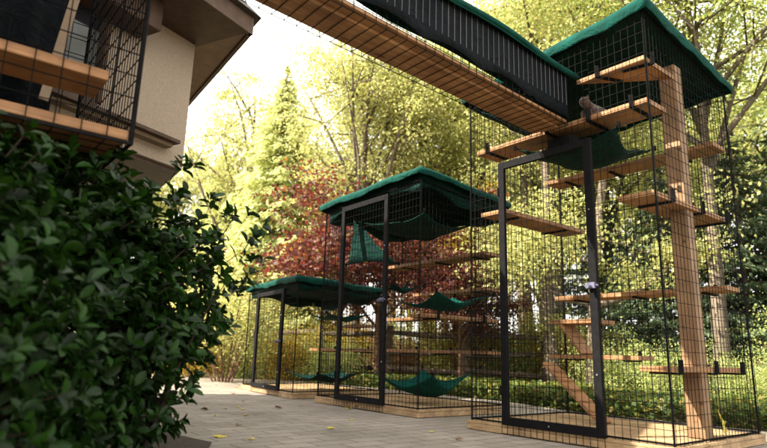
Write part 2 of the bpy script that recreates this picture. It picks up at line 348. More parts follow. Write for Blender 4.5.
def pen(name, P, A, B, z0, za, zl, zr, zf, door, label, group, seed, dtop, deckover=0.03):
    root = thing(name, tuple(P(0, 0, 0)), label, 'cat enclosure', group)
    a_ = (P(1, 0)-P(0, 0)).normalized(); b_ = (P(0, 1)-P(0, 0)).normalized()
    # deck: rim joists and floor boards
    mb = MB(); ov = deckover; t = 0.028
    mb.prism([P(-ov, -ov).xy, P(A+ov, -ov).xy, P(A+ov, -ov+t).xy, P(-ov, -ov+t).xy], 0.004, z0-0.022)
    mb.prism([P(-ov, -ov+t).xy, P(-ov+t, -ov+t).xy, P(-ov+t, B+ov).xy, P(-ov, B+ov).xy], 0.004, z0-0.022)
    mb.prism([P(A+ov-t, -ov+t).xy, P(A+ov, -ov+t).xy, P(A+ov, B+ov).xy, P(A+ov-t, B+ov).xy], 0.004, z0-0.022)
    mb.prism([P(-ov+t, B+ov-t).xy, P(A+ov-t, B+ov-t).xy, P(A+ov-t, B+ov).xy, P(-ov+t, B+ov).xy], 0.004, z0-0.022)
    nb = max(4, round((B+2*ov)/0.14)); wb = (B+2*ov)/nb
    for i in range(nb):
        v0 = -ov+i*wb+0.003; v1 = v0+wb-0.006
        mb.prism([P(-ov-0.004, v0).xy, P(A+ov+0.004, v0).xy, P(A+ov+0.004, v1).xy, P(-ov-0.004, v1).xy], z0-0.02, z0+0.0015*((i*7) % 3))
    mb.build('floor_deck', M['deck'], root, bevel=0.003)
    # frame: thin corner rods, bottom and top rails
    zz = lambda u, v: za*(1-u)*(1-v)+zl*u*(1-v)+zr*(1-u)*v+zf*u*v
    mb = MB(); cs = [(0, 0), (A, 0), (A, B), (0, B)]
    for (x, y) in cs: mb.bar(P(x, y, z0), P(x, y, zz(x/A, y/B)-0.01), 0.009)
    for k in range(4):
        (x, y), (x2, y2) = cs[k], cs[(k+1) % 4]
        mb.bar(P(x, y, z0+0.012), P(x2, y2, z0+0.012), 0.011)
        mb.bar(P(x, y, zz(x/A, y/B)-0.012), P(x2, y2, zz(x2/A, y2/B)-0.012), 0.011)
    mb.build('frame', M['metal'], root)
    # wire skirt that wraps over the deck edge
    r = 0.0029
    def wp(x, y, x2, y2, zb, zt1, zt2, nm='wire_panel'):
        p = P(x, y, zb); q = P(x2, y2, zb); u = (q-p); L = u.length; u.normalize()
        mb = MB(); n1 = max(1, round(L/0.0508)); w_ = u.cross(Z)
        for i in range(n1+1):
            f = i/n1; pp = p+u*(L*f); top = zt1+(zt2-zt1)*f; mb.bar(pp, Vector((pp.x, pp.y, top)), r, r, w_)
        z = zb; kk = 0
        while z < min(zt1, zt2): mb.bar(Vector((p.x, p.y, z))-w_*r, Vector((q.x, q.y, z))-w_*r, r, r); z += 0.0762
        return mb.build(nm, M['wire'], root)
    d0, d1 = door
    e = 0.012
    zA = lambda x: za+(zl-za)*x/A
    wp(0, -e, d0, -e, 0.01, zA(0), zA(d0)); wp(d1, -e, A, -e, 0.01, zA(d1), zA(A))
    if dtop < zA(d0)-0.1: wp(d0, -e, d1, -e, dtop, zA(d0), zA(d1))
    wp(d0, -e-ov, d1, -e-ov, 0.01, z0+0.01, z0+0.01)
    wp(0-e, 0, -e, B, 0.01, za, zr); wp(A+e, 0, A+e, B, z0, zl, zf); wp(0, B+e, A, B+e, z0, zr, zf)
    # wire roof under the canvas
    mb = MB()
    for i in range(round(A/0.1)+1):
        x = A*i/round(A/0.1); mb.bar(P(x, 0, zz(x/A, 0)-0.07), P(x, B, zz(x/A, 1)-0.07), r)
    for i in range(round(B/0.1)+1):
        y = B*i/round(B/0.1); mb.bar(P(0, y, zz(0, y/B)-0.074), P(A, y, zz(1, y/B)-0.074), r)
    mb.build('roof_wire', M['wire'], root)
    # door: steel frame, its own mesh, hinges and a latch
    fw = 0.058; mb = MB(); yb = -0.03
    for x in (d0+fw/2, d1-fw/2): mb.bar(P(x, yb, z0), P(x, yb, dtop), fw, 0.03, b_)
    mb.bar(P(d0+fw, yb, z0+fw/2), P(d1-fw, yb, z0+fw/2), 0.03, fw); mb.bar(P(d0+fw, yb, dtop-fw/2), P(d1-fw, yb, dtop-fw/2), 0.03, fw)
    dr = mb.build('door', M['metal'], root, bevel=0.003)
    mb = MB(); wires(mb, P(d0+fw, yb, z0+fw), a_, Z, d1-d0-2*fw, dtop-z0-2*fw, r=r); mb.build('wire_mesh', M['wire'], dr)
    zl_ = z0+(dtop-z0)*0.48
    mb = MB(); c = P(d0+fw/2, yb-0.028, zl_)
    mb.obox(c-a_*0.03-Z*0.02, a_*0.06, -b_*0.018, Z*0.04); mb.tube([c-a_*0.045, c+a_*0.05], 0.009, 8); mb.tube([c-Z*0.012-b_*0.02, c-Z*0.012-b_*0.06], 0.014, 8)
    mb.build('latch', M['frost'], dr)
    for f in (0.12, 0.88):
        c = P(d1-0.002, yb-0.018, z0+(dtop-z0)*f); mb = MB(); mb.tube([c-Z*0.035, c+Z*0.035], 0.008, 8); mb.build('hinge', M['metal'], dr)
    for (x, z) in ((d0+fw*0.5, dtop*0.75), (d0+fw*.5, dtop*0.22), (d0+(d1-d0)*.5, z0+fw*.5)):
        c = P(x, yb-0.016, z); mb = MB(); mb.tube([c, c-b_*0.004], 0.006, 8); mb.build('bolt', M['steel'], dr)
    return root, zz

def bag(name, pts, label, sag=0.1, group='hammocks tied inside the pens', parent=None, hard=0, mat='ham', pinch=0.16):
    """cloth hung by its corners (3 or 4), edges curve inward, centre sags"""
    P4 = [Vector(p) for p in pts]
    if len(P4) == 3: P4 = [P4[0], P4[1], P4[2], (P4[2]+P4[0])/2]
    c = sum(P4, Vector())/4; mb = MB()
    def fn(u, v):
        p = P4[0]*(1-u)*(1-v)+P4[1]*u*(1-v)+P4[2]*u*v+P4[3]*(1-u)*v
        e = 1-(1-4*u*(1-u))*(1-4*v*(1-v)); ed = max(0, max(4*u*(1-u), 4*v*(1-v))-0.0)
        bl = 4*u*(1-u)*(1-4*v*(1-v))+4*v*(1-v)*(1-4*u*(1-u))
        p = p.lerp(c, pinch*bl)
        p.z -= sag*(1-(1-4*u*(1-u))*0.5-(1-4*v*(1-v))*0.5) + 0.012*math.sin(9*u+4*v)
        return p
    mb.grid(fn, 18, 18)
    root = thing(name, tuple(c), label, 'hammock', group)
    mb.build('cloth', M[mat], root, smooth=True, thick=0.006)
    for p in P4:
        dirv = (p-c).normalized(); mb = MB(); mb.tube([p-dirv*0.02, p+dirv*0.05+Z*0.02], 0.006, 6)
        mb.obox(p+dirv*0.035-Vector((0.012, 0.012, 0)), (0.024, 0, 0), (0, 0.024, 0), (0, 0, 0.035)); mb.build('corner_tie', M['metal'], root)
    return root

# ------------------------------------------------------------------ tall pen
GP = 'stepped cat enclosures on the patio'
tall, tz = pen('cat_enclosure', T, 1.58, 1.3, 0.07, 2.94, 2.76, 2.74, 2.7, (0.42, 1.25), 'tallest black wire cat enclosure, joined to the overhead tunnel, with cedar post', GP, 3, 2.1)
c_, _ = canopy(tall, T, 1.58, 1.3, 2.98, 2.8, 2.78, 2.72, drape=0.10, seed=4)
mb = MB().prism([T(0.04, 0.52).xy, T(0.16, 0.52).xy, T(0.16, 0.64).xy, T(0.04, 0.64).xy], 0.075, 2.72)
mb.build('cedar_post', M['post'], tall, bevel=0.006)
e = 0.02
shelf(tall, [T(e, e), T(0.54, e), T(e, 0.46)], 2.60, brackets=[(T(0.36, 0.0), T(0.28, 0.2)), (T(0.0, 0.1), T(0.2, 0.06))])
shelf(tall, [T(e, e), T(1.53, e), T(1.53, 0.29), T(e, 0.29)], 2.29, brackets=[(T(0.12, 0.0), T(0.12, 0.26)), (T(0.45, 0.0), T(0.45, 0.26)), (T(0.8, 0.0), T(0.8, 0.26)), (T(1.4, 0.0), T(1.4, 0.26))])
shelf(tall, [T(e, 0.02), T(e, 1.18), T(0.27, 1.18), T(0.27, 0.02)], 1.645, mat='cedar_b', brackets=[(T(0.0, 0.24), T(0.24, 0.24)), (T(0.0, 0.7), T(0.24, 0.7)), (T(0.0, 1.12), T(0.24, 1.12))])
shelf(tall, [T(e, 1.28), T(1.56, 1.28), T(1.56, 1.05), T(e, 1.05)], 2.245, brackets=[(T(x, 1.3), T(x, 1.07)) for x in (0.3, 0.9, 1.35)])
shelf(tall, [T(1.56, 0.1), T(1.56, 1.28), T(1.3, 1.28), T(1.3, 0.1)], 1.76, mat='cedar_b', brackets=[(T(1.58, y), T(1.32, y)) for y in (0.3, 1.0)])
shelf(tall, [T(e, 1.28), T(1.5, 1.28), T(1.5, 1.04), T(e, 1.04)], 1.12, brackets=[(T(x, 1.3), T(x, 1.06)) for x in (0.2, 0.75, 1.3)])
shelf(tall, [T(e, e), T(0.2, e), T(0.2, 0.26), T(0.26, 1.2), T(e, 1.2)], 0.53, mat='cedar_b', brackets=[(T(0, y), T(0.2, y)) for y in (0.16, 0.68, 1.13)])
shelf(tall, [T(0.72, 1.28), T(1.56, 1.28), T(1.56, 1.02), T(0.72, 1.02)], 0.60, brackets=[(T(x, 1.3), T(x, 1.04)) for x in (0.85, 1.4)])
# cat ramp: leaning board with cleats, and a short upright board
def ramp_board(root, p, q, wid, side, mat='cedar'):
    p, q, side = Vector(p), Vector(q), Vector(side).normalized(); dd = (q-p); nn = side.cross(dd).normalized()
    mb = MB().obox(p-side*wid/2, dd, side*wid, nn*0.025); b_ = mb.build('ramp', M[mat], root, bevel=0.003)
    k = int(dd.length/0.12)
    for i in range(1, k):
        c = p+dd*i/k+nn*(0.025 if nn.z > 0 else -0.012); MB().obox(c-side*wid*0.42, side*wid*0.84, dd.normalized()*0.02, nn*0.012).build('cleat', M[mat], b_)
    return b_
ramp_board(tall, T(1.40, 0.78, 0.53), T(0.82, 0.66, 0.10), 0.17, TBv)
ramp_board(tall, T(1.24, 1.1, 0.60), T(1.42, 1.05, 0.88), 0.2, TBv)
shelf(tall, [T(1.05, 0.95), T(1.05, 1.28), T(1.5, 1.28), T(1.5, 0.95)], 0.90)

# ------------------------------------------------------------------ middle and low pen
mid, mz = pen('cat_enclosure', Mp, 1.71, 1.2, 0.07, 2.27, 2.22, 2.15, 2.1, (0.47, 1.32), 'middle-height black wire cat enclosure under a peaked green canvas roof', GP, 5, 2.2)
canopy(mid, Mp, 1.71, 1.2, 2.36, 2.3, 2.23, 2.16, drape=0.085, seed=9, over=0.06, skirt=.2)
shelf(mid, [Mp(e, 1.18), Mp(1.69, 1.18), Mp(1.69, .93), Mp(e, .93)], 1.66, brackets=[(Mp(x, 1.2), Mp(x, 0.95)) for x in (0.2, 0.8, 1.4)])
shelf(mid, [Mp(e, 1.18), Mp(1.69, 1.18), Mp(1.69, .95), Mp(e, .95)], 0.62, brackets=[(Mp(x, 1.2), Mp(x, 0.95)) for x in (0.2, 0.8, 1.4)])
shelf(mid, [Mp(e, 0.1), Mp(e, 1.15), Mp(0.25, 1.15), Mp(.25, .1)], 0.95, mat='cedar_b', brackets=[(Mp(0, y), Mp(0.22, y)) for y in (0.25, 0.9)])
shelf(mid, [Mp(e, 1.18), Mp(1.2, 1.18), Mp(1.2, .95), Mp(e, .95)], 1.28, brackets=[(Mp(x, 1.2), Mp(x, 0.95)) for x in (0.2, 0.9)])
shelf(mid, [Mp(0.8, 1.18), Mp(1.69, 1.18), Mp(1.69, .95), Mp(.8, .95)], 1.0)
low, lz = pen('cat_enclosure', Sp, 1.77, 1.35, 0.07, 1.42, 1.4, 1.36, 1.33, (0.38, 1.34), 'lowest black wire cat enclosure at the far left end', GP, 7, 1.36)
canopy(low, Sp, 1.77, 1.35, 1.49, 1.48, 1.43, 1.38, drape=0.09, seed=12, over=0.05, skirt=.15)
shelf(low, [Sp(e, 1.33), Sp(1.75, 1.33), Sp(1.75, 1.1), Sp(e, 1.1)], 0.62, brackets=[(Sp(x, 1.35), Sp(x, 1.12)) for x in (0.3, 1.3)])
shelf(low, [Sp(0.1, 1.33), Sp(0.7, 1.33), Sp(.7, 1.05), Sp(.1, 1.05)], 0.95)

# ------------------------------------------------------------------ hammocks
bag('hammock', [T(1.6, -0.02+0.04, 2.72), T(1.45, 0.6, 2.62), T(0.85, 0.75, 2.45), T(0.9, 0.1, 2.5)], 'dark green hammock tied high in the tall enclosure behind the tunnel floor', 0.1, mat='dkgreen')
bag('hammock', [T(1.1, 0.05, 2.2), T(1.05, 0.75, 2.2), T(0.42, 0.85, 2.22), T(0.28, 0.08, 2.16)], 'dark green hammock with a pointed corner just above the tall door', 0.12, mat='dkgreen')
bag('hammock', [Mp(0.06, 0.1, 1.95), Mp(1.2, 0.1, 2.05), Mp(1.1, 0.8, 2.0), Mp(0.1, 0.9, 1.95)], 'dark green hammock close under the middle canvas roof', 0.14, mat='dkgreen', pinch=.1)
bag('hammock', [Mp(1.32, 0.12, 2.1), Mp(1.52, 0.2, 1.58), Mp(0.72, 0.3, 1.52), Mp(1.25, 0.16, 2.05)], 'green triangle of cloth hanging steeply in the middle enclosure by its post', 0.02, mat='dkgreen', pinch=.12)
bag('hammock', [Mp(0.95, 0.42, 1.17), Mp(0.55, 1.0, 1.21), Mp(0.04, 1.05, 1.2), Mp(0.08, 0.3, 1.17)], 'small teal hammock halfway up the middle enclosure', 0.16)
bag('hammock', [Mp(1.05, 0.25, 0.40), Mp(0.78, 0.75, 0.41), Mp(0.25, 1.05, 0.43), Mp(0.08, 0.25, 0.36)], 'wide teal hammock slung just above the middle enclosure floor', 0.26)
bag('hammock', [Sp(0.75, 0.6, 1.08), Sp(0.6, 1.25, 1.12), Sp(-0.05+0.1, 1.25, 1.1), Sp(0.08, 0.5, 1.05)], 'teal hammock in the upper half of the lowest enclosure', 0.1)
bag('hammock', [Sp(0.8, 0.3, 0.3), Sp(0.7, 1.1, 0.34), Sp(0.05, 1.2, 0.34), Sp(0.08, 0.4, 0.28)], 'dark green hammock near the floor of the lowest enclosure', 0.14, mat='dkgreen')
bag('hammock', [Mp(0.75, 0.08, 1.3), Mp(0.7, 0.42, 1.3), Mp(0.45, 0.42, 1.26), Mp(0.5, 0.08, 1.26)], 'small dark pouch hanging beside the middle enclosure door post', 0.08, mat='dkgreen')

# ------------------------------------------------------------------ overhead tunnel
def TT(x, y, z=0): return T(x+0.06*y, y, z)
tn = thing('cat_tunnel', tuple(TT(0.55, -0.05, 0)), 'overhead black wire cat tunnel with cedar floor and green canvas top', 'cat tunnel')
a0, a1, b0, b1, zf_ = 0.60, 0.92, -4.6, -0.03, 2.30
MB().prism([TT(a0+0.085, b0).xy, TT(a1-0.085, b0).xy, TT(a1-0.085, b1).xy, TT(a0+0.085, b1).xy], zf_-0.05, zf_-0.013).build('floor_board', M['cedar_b'], tn, bevel=0.004)
for x in (a0+0.006, a1-0.081):
    MB().prism([TT(x, b0).xy, TT(x+0.075, b0).xy, TT(x+0.075, b1).xy, TT(x, b1).xy], zf_-0.03, zf_-0.012).build('edge_board', M['cedar_b'], tn, bevel=0.003)
zt_ = 2.66
mb = MB(); k = int((b1-b0)/0.0762)
for i in range(k+1):
    y = b1-i*0.0762
    for (p, q) in ((TT(a0, y, zf_-0.056), TT(a1, y, zf_-0.056)), (TT(a0, y, zf_-0.056), TT(a0, y, zt_)), (TT(a1, y, zf_-0.056), TT(a1, y, zt_)), (TT(a0, y, zt_), TT(a1, y, zt_))): mb.bar(p, q, 0.0036)
for x, z in [(a0, zf_-0.056+j*0.0508) for j in range(8)]+[(a1, zf_-0.056+j*0.0508) for j in range(8)]: mb.bar(TT(x, b0, z), TT(x, b1, z), 0.0036)
mb.build('wire_mesh', M['wire'], tn)
# dark liner on the near side with a scalloped lower edge
mb = MB()
nL = 240
def lin(u, v):
    y = b0+(b1-b0)*u; s_ = ((b1-y) % 0.52)/0.52; sc = 0.05*math.sin(math.pi*s_)**0.8 if (b1-y) > 0.45 else -0.0
    zb = zf_-0.004+sc
    return TT(a0-0.006-0.012*math.sin(y*21)*v*(1-v)-0.006, y, zb+(zt_-zb)*v)
mb.grid(lin, nL, 6); mb.build('side_liner', M['liner'], tn, smooth=True, thick=0.004)
for i in range(int((b1-b0)/0.055)):
    y = b1-0.03-i*0.055; mb2 = MB()
    if i == 0: RB = MB()
    RB.bar(TT(a0-0.016, y, zf_+0.09), TT(a0-0.016, y, zt_-0.02), 0.0045)
rib = RB.build('side_ribs', noisy('glint_rib', (0.008, 0.008, 0.008), (0.06, 0.06, 0.06), 3, 0.4, bstr=0), tn)  # grey of the ribs paints the slits of light along the liner
mb = MB()
def tc_(u, v):
    y = b0+(b1+0.12-b0)*u; x = a0-0.05+(a1-a0+0.1)*v; edge = abs(2*v-1)**6
    return TT(x, y, zt_+0.02+0.015*math.sin(y*5)+0.012*math.sin(y*2.3+1)-0.05*edge+0.03*(1-abs(2*v-1)))
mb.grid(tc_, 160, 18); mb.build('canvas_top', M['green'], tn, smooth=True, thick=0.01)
MB().tube([TT(a0-0.045, b0+(b1+0.1-b0)*i/80, zt_-0.01+0.015*math.sin((b0+(b1-b0)*i/80)*5)) for i in range(81)], 0.021, 8).build('canvas_hem', M['green'], tn, smooth=True)
mb = MB(); c = TT(0.6, 0.02, 2.1); mb.obox(c, TA*0.22, TBv*0.12, Z*0.1); mb.build('mounting_block', M['metal'], tn, bevel=0.02)

# ------------------------------------------------------------------ cat
def make_cat():
    import bmesh
    sk = [((0, 0, .125), .072, -1), ((.10, 0, .13), .062, 0), ((.155, 0, .145), .05, 1), ((.195, 0, .165), .044, 2), ((.235, 0, .178), .047, 3), ((.278, 0, .162), .022, 4),
          ((-.1, 0, .115), .08, 0), ((-.18, 0, .11), .055, 6), ((-.25, .05, .07), .02, 7), ((-.22, .14, .04), .018, 8), ((-.1, .18, .03), .017, 9), ((0.0, .17, .03), .013, 10),
          ((.16, .05, .1), .032, 1), ((.17, .055, .045), .02, 12), ((.185, .055, .015), .018, 13), ((.215, .055, .012), .014, 14),
          ((.16, -.05, .1), .032, 1), ((.17, -.055, .045), .02, 16), ((.185, -.055, .015), .018, 17), ((.215, -.055, .012), .014, 18),
          ((-.08, .075, .09), .045, 6), ((-.02, .09, .05), .03, 20), ((-.1, .09, .018), .02, 21), ((0.0, .09, .014), .018, 22),
          ((-.08, -.075, .09), .045, 6), ((-.02, -.09, .05), .03, 24), ((-.1, -.09, .018), .02, 25), ((0.0, -.09, .014), .018, 26)]
    bm = bmesh.new()
    for i, (p, rad, par) in enumerate(sk):
        q, rq = (sk[par][0], sk[par][1]) if par >= 0 else (p, rad)
        if i == 6: q, rq = sk[0][0], sk[0][1]
        p, q = Vector(p), Vector(q); n_ = max(1, int((p-q).length/0.010))
        for k in range(n_+1):
            t = k/n_; bmesh.ops.create_icosphere(bm, subdivisions=2, radius=rad*(1-t)+rq*t, matrix=Matrix.Translation(p.lerp(q, t)))
    for sy in (-1, 1):                                  # ears joined to the head
        mtx = Matrix.Translation((.225, .030*sy, .224)) @ Matrix.Rotation(-.25*sy, 4, 'X') @ Matrix.Diagonal((.5, 1, 1, 1))
        bmesh.ops.create_cone(bm, segments=10, radius1=.021, radius2=.003, depth=.042, matrix=mtx, cap_ends=True)
    me2 = bpy.data.meshes.new('cat_tmp'); bm.to_mesh(me2); bm.free()
    o = bpy.data.objects.new('tmp', me2); col.objects.link(o)
    md = o.modifiers.new('rm', 'REMESH'); md.mode = 'VOXEL'; md.voxel_size = 0.007; md.use_smooth_shade = True
    sm = o.modifiers.new('sm', 'SMOOTH'); sm.iterations = 2
    dg = bpy.context.evaluated_depsgraph_get(); dg.update()
    fin = bpy.data.meshes.new_from_object(o.evaluated_get(dg)); bpy.data.objects.remove(o)
    bm = bmesh.new(); bm.from_mesh(fin); bm.verts.ensure_lookup_table(); seen = set(); best = set()
    for v0 in bm.verts:                                 # keep only the outer skin
        if v0 in seen: continue
        st = [v0]; isl = {v0}
        while st:
            for e_ in st.pop().link_edges:
                for v1 in e_.verts:
                    if v1 not in isl: isl.add(v1); st.append(v1)
        seen |= isl
        if len(isl) > len(best): best = isl
    bmesh.ops.delete(bm, geom=[v for v in bm.verts if v not in best], context='VERTS'); bm.to_mesh(fin); bm.free(); fin.name = 'cat_body'
    return fin
m, n, b = new_mat('tabby_fur'); tc = N(n, 'ShaderNodeTexCoord'); wv = N(n, 'ShaderNodeTexWave'); wv.inputs['Scale'].default_value = 24; wv.inputs['Distortion'].default_value = 9; wv.inputs['Detail'].default_value = 3
n.links.new(tc.outputs['Object'], wv.inputs[0]); r = ramp(n, [(0.25, (0.014, 0.006, 0.003)), (0.6, (0.06, 0.026, 0.009))]); n.links.new(wv.outputs['Fac'], r.inputs[0]); n.links.new(r.outputs[0], b.inputs['Base Color'])
b.inputs['Roughness'].default_value = 0.9; b.inputs['Sheen Weight'].default_value = 0.4; M['fur'] = m
cat = thing('cat', (0, 0, 0), 'brown tabby cat crouching at the tunnel mouth high in the tall enclosure', 'cat')
cb = bpy.data.objects.new('cat_body', make_cat()); col.objects.link(cb); cb.parent = cat; cb.data.materials.clear(); cb.data.materials.append(M['fur'])
for sy in (-1, 1):
    mb = MB(); import bmesh
    bm = bmesh.new(); bmesh.ops.create_uvsphere(bm, u_segments=10, v_segments=8, radius=.009, matrix=Matrix.Translation((.272, .019*sy, .19))); me = bpy.data.meshes.new('eye'); bm.to_mesh(me); bm.free()
    me.materials.append(M['glass']); eo = bpy.data.objects.new('eye', me); col.objects.link(eo); eo.parent = cat
cp = T(0.52, 0.27, 2.292); cat.location = cp
cat.rotation_euler = (0, 0, math.atan2(-0.62, -0.75)); cat.scale = (.82, .82, .82)

# ------------------------------------------------------------------ house
U = Vector((-0.485, -0.875, 0)).normalized(); W = Vector((-0.555, 0.832, 0)).normalized()
C1 = Vector((-1.648, 4.55, 0)); zb, ze = 1.968, 3.085
hs = thing('house', tuple(C1), 'beige stucco house bay with brown eaves at the upper left', 'house')
fl = [C1, C1+U*7.2, C1+U*7.2+Vector((-4.5, 1.0, 0)), C1+W*3.4]
MB().prism([p.xy for p in fl], zb, ze+0.0).build('wall', M['stucco'], hs, bevel=0.006)
inn = [C1+Vector((-0.75, 0.05, 0)), C1+U*7.0+Vector((-0.6, 0.1, 0)), C1+U*7.0+Vector((-4.3, 1.0, 0)), C1+W*3.2+Vector((-0.5, 0, 0))]
MB().prism([p.xy for p in inn], -0.02, zb+0.0).build('lower_wall', M['stucco'], hs)
MB().prism([(p+ (Vector((-0.04, 0.0, 0)))).xy for p in fl], zb-0.03, zb-0.002).build('overhang_floor', M['trim'], hs)
nU = Vector((0.875, -0.485, 0)); nW = Vector((0.832, 0.555, 0))     # outward normals of the two walls
E1 = Vector((-1.132, 4.316, 0))
# soffits (two mitred boards, tan painting the lit one), fascias, roof
def quad(a_, b_, c_, d_, z0_, z1_): return MB().prism([a_.xy, b_.xy, c_.xy, d_.xy], z0_, z1_)
quad(E1, E1+U*7.4, C1+U*7.4-nU*0.1, C1-nU*0.1-U*0.02, ze, ze+0.03).build('soffit', M['trim'], hs)
quad(E1+W*0.003, C1-nU*0.1+W*.02, C1+W*3.4-nW*0.1, E1+W*3.4, ze+0.001, ze+0.031).build('soffit', M['soffit'], hs)
MB().bar(E1+Z*(ze+0.05)-U*0.02, E1+U*7.4+Z*(ze+0.05), 0.035, 0.15).build('fascia', M['trim'], hs, bevel=0.004)
MB().bar(E1+Z*(ze+0.05)-W*0.02, E1+W*3.4+Z*(ze+0.05), 0.035, 0.15).build('fascia', M['trim'], hs, bevel=0.004)
rp = [E1+nU*0.05+nW*0.05, E1+U*7.4+nU*.05, E1+U*7.4+Vector((-5, 1.2, 0)), E1+W*3.4+nW*.05]; ap = Vector((-4.6, 3.6, ze+3.4))  # peak out of view, raised steep so the roof shades the pens
mb = MB(); mb.add([tuple(p+Z*(ze+0.13)) for p in rp]+[tuple(ap)], [(0, 1, 4), (1, 2, 4), (2, 3, 4), (3, 0, 4), (3, 2, 1, 0)]); mb.build('roof', M['roof'], hs)
# dark boxed beam under the eave and a ledge on the wall
MB().bar(C1+U*0.55+nU*0.13+Z*(ze-0.12), C1+U*4.2+nU*0.13+Z*(ze-0.12), 0.25, 0.235).build('eave_beam', M['trim'], hs, bevel=0.01)
p0 = C1+U*0.16
MB().bar(p0+nU*0.07+Z*2.13, p0+U*2.8+nU*0.07+Z*2.13, 0.13, 0.03).build('ledge', M['trim'], hs, bevel=0.003)
MB().bar(p0+nU*0.045+U*0.03+Z*2.10, p0+U*2.8+nU*0.045+Z*2.10, 0.08, 0.03).build('ledge', M['soffit'], hs, bevel=0.003)
# window behind the wire box
wq = C1+U*0.85+nU*0.012
mb = MB().obox(wq+Z*2.2, U*2.9, nU*0.02, Z*0.74); wn = mb.build('window', M['glass'], hs)
mb = MB()
for f in (0, 0.5, 1): mb.bar(wq+U*2.9*f+nU*0.03+Z*2.2, wq+U*2.9*f+nU*0.03+Z*3.02, 0.06, 0.05)
mb.bar(wq+nU*0.03+Z*2.2, wq+U*2.9+nU*0.03+Z*2.2, 0.05, 0.06); mb.build('window_frame', M['trim'], wn)
for k in range(7):
    MB().obox(wq+U*(0.9+0.25*k)+nU*0.024+Z*2.24, U*0.1, nU*0.01, Z*0.75).build('blind', M['blind'], wn)

# ------------------------------------------------------------------ wire box on the house
bx = Vector((-1.102, 2.4, 0)); 
def B_(x, y, z=0): return bx+TA*y-TBv*x+Z*z      # x to the left along the front, y towards the house
box = thing('window_catio', tuple(bx), 'black wire cat box with cedar shelves on the house at the upper left', 'cat enclosure')
def wp2(mb, p, u, L, H, su=0.1, sv=0.1, r=0.0042):
    return wires(mb, p, u, Z, L, H, su, sv, r)
wp2(MB(), B_(0, 0, 1.41), -TBv, 2.0, 1.45).build('wire_panel', M['wire'], box)
mb = MB(); wp2(mb, B_(0, 0, 1.41), TA, 1.3, 1.45, 0.05, 0.1).build('wire_panel', M['wire'], box)
mb = MB(); wp2(mb, B_(0, 1.3, 1.41), -TBv, 2.0, 1.45, 0.1, 0.1).build('wire_panel', M['wire'], box)
mb = MB(); wires(mb, B_(0, 0, 1.412), -TBv, TA, 2.0, 1.3, 0.1, 0.1, 0.004).build('wire_panel', M['wire'], box)
mb = MB()
for x, y in ((0, 0), (2, 0), (0, 1.3), (2, 1.3)): mb.bar(B_(x, y, 1.405), B_(x, y, 2.87), 0.014)
for z in (1.41, 2.86):
    for p, q in (((0, 0), (2, 0)), ((0, 0), (0, 1.3)), ((0, 1.3), (2, 1.3)), ((2, 0), (2, 1.3))): mb.bar(B_(*p, z), B_(*q, z), 0.012)
mb.build('frame', M['metal'], box)
shelf(box, [B_(0.01, 0.012), B_(2, 0.012), B_(2, 0.4), B_(0.01, 0.4)], 1.47, th=0.045, mat='cedar_b')
shelf(box, [B_(0.12, 0.012), B_(2, 0.012), B_(2, 0.26), B_(0.12, 0.26)], 1.715, th=0.045, mat='cedar_b')
shelf(box, [B_(0.3, 0.75), B_(2, 0.75), B_(2, 1.0), B_(0.3, 1.0)], 2.05, th=0.04, mat='trim')
# two pale leaning boards and a dark sheet added to darken the box inside
for (x0, x1, y_, m_) in ((0.27, 0.15, 0.66, 'soffit'), (0.55, 0.55, 0.8, 'soffit')):
    mb = MB(); mb.bar(B_(x0, y_, 1.75), B_(x1, y_, 2.8), 0.045, 0.02, TA); mb.build('board', M[m_], box, bevel=0.003)
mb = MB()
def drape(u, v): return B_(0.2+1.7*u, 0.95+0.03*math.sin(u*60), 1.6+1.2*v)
mb.grid(drape, 120, 3).build('darkening_sheet', M['liner'], box, smooth=True, thick=0.004)

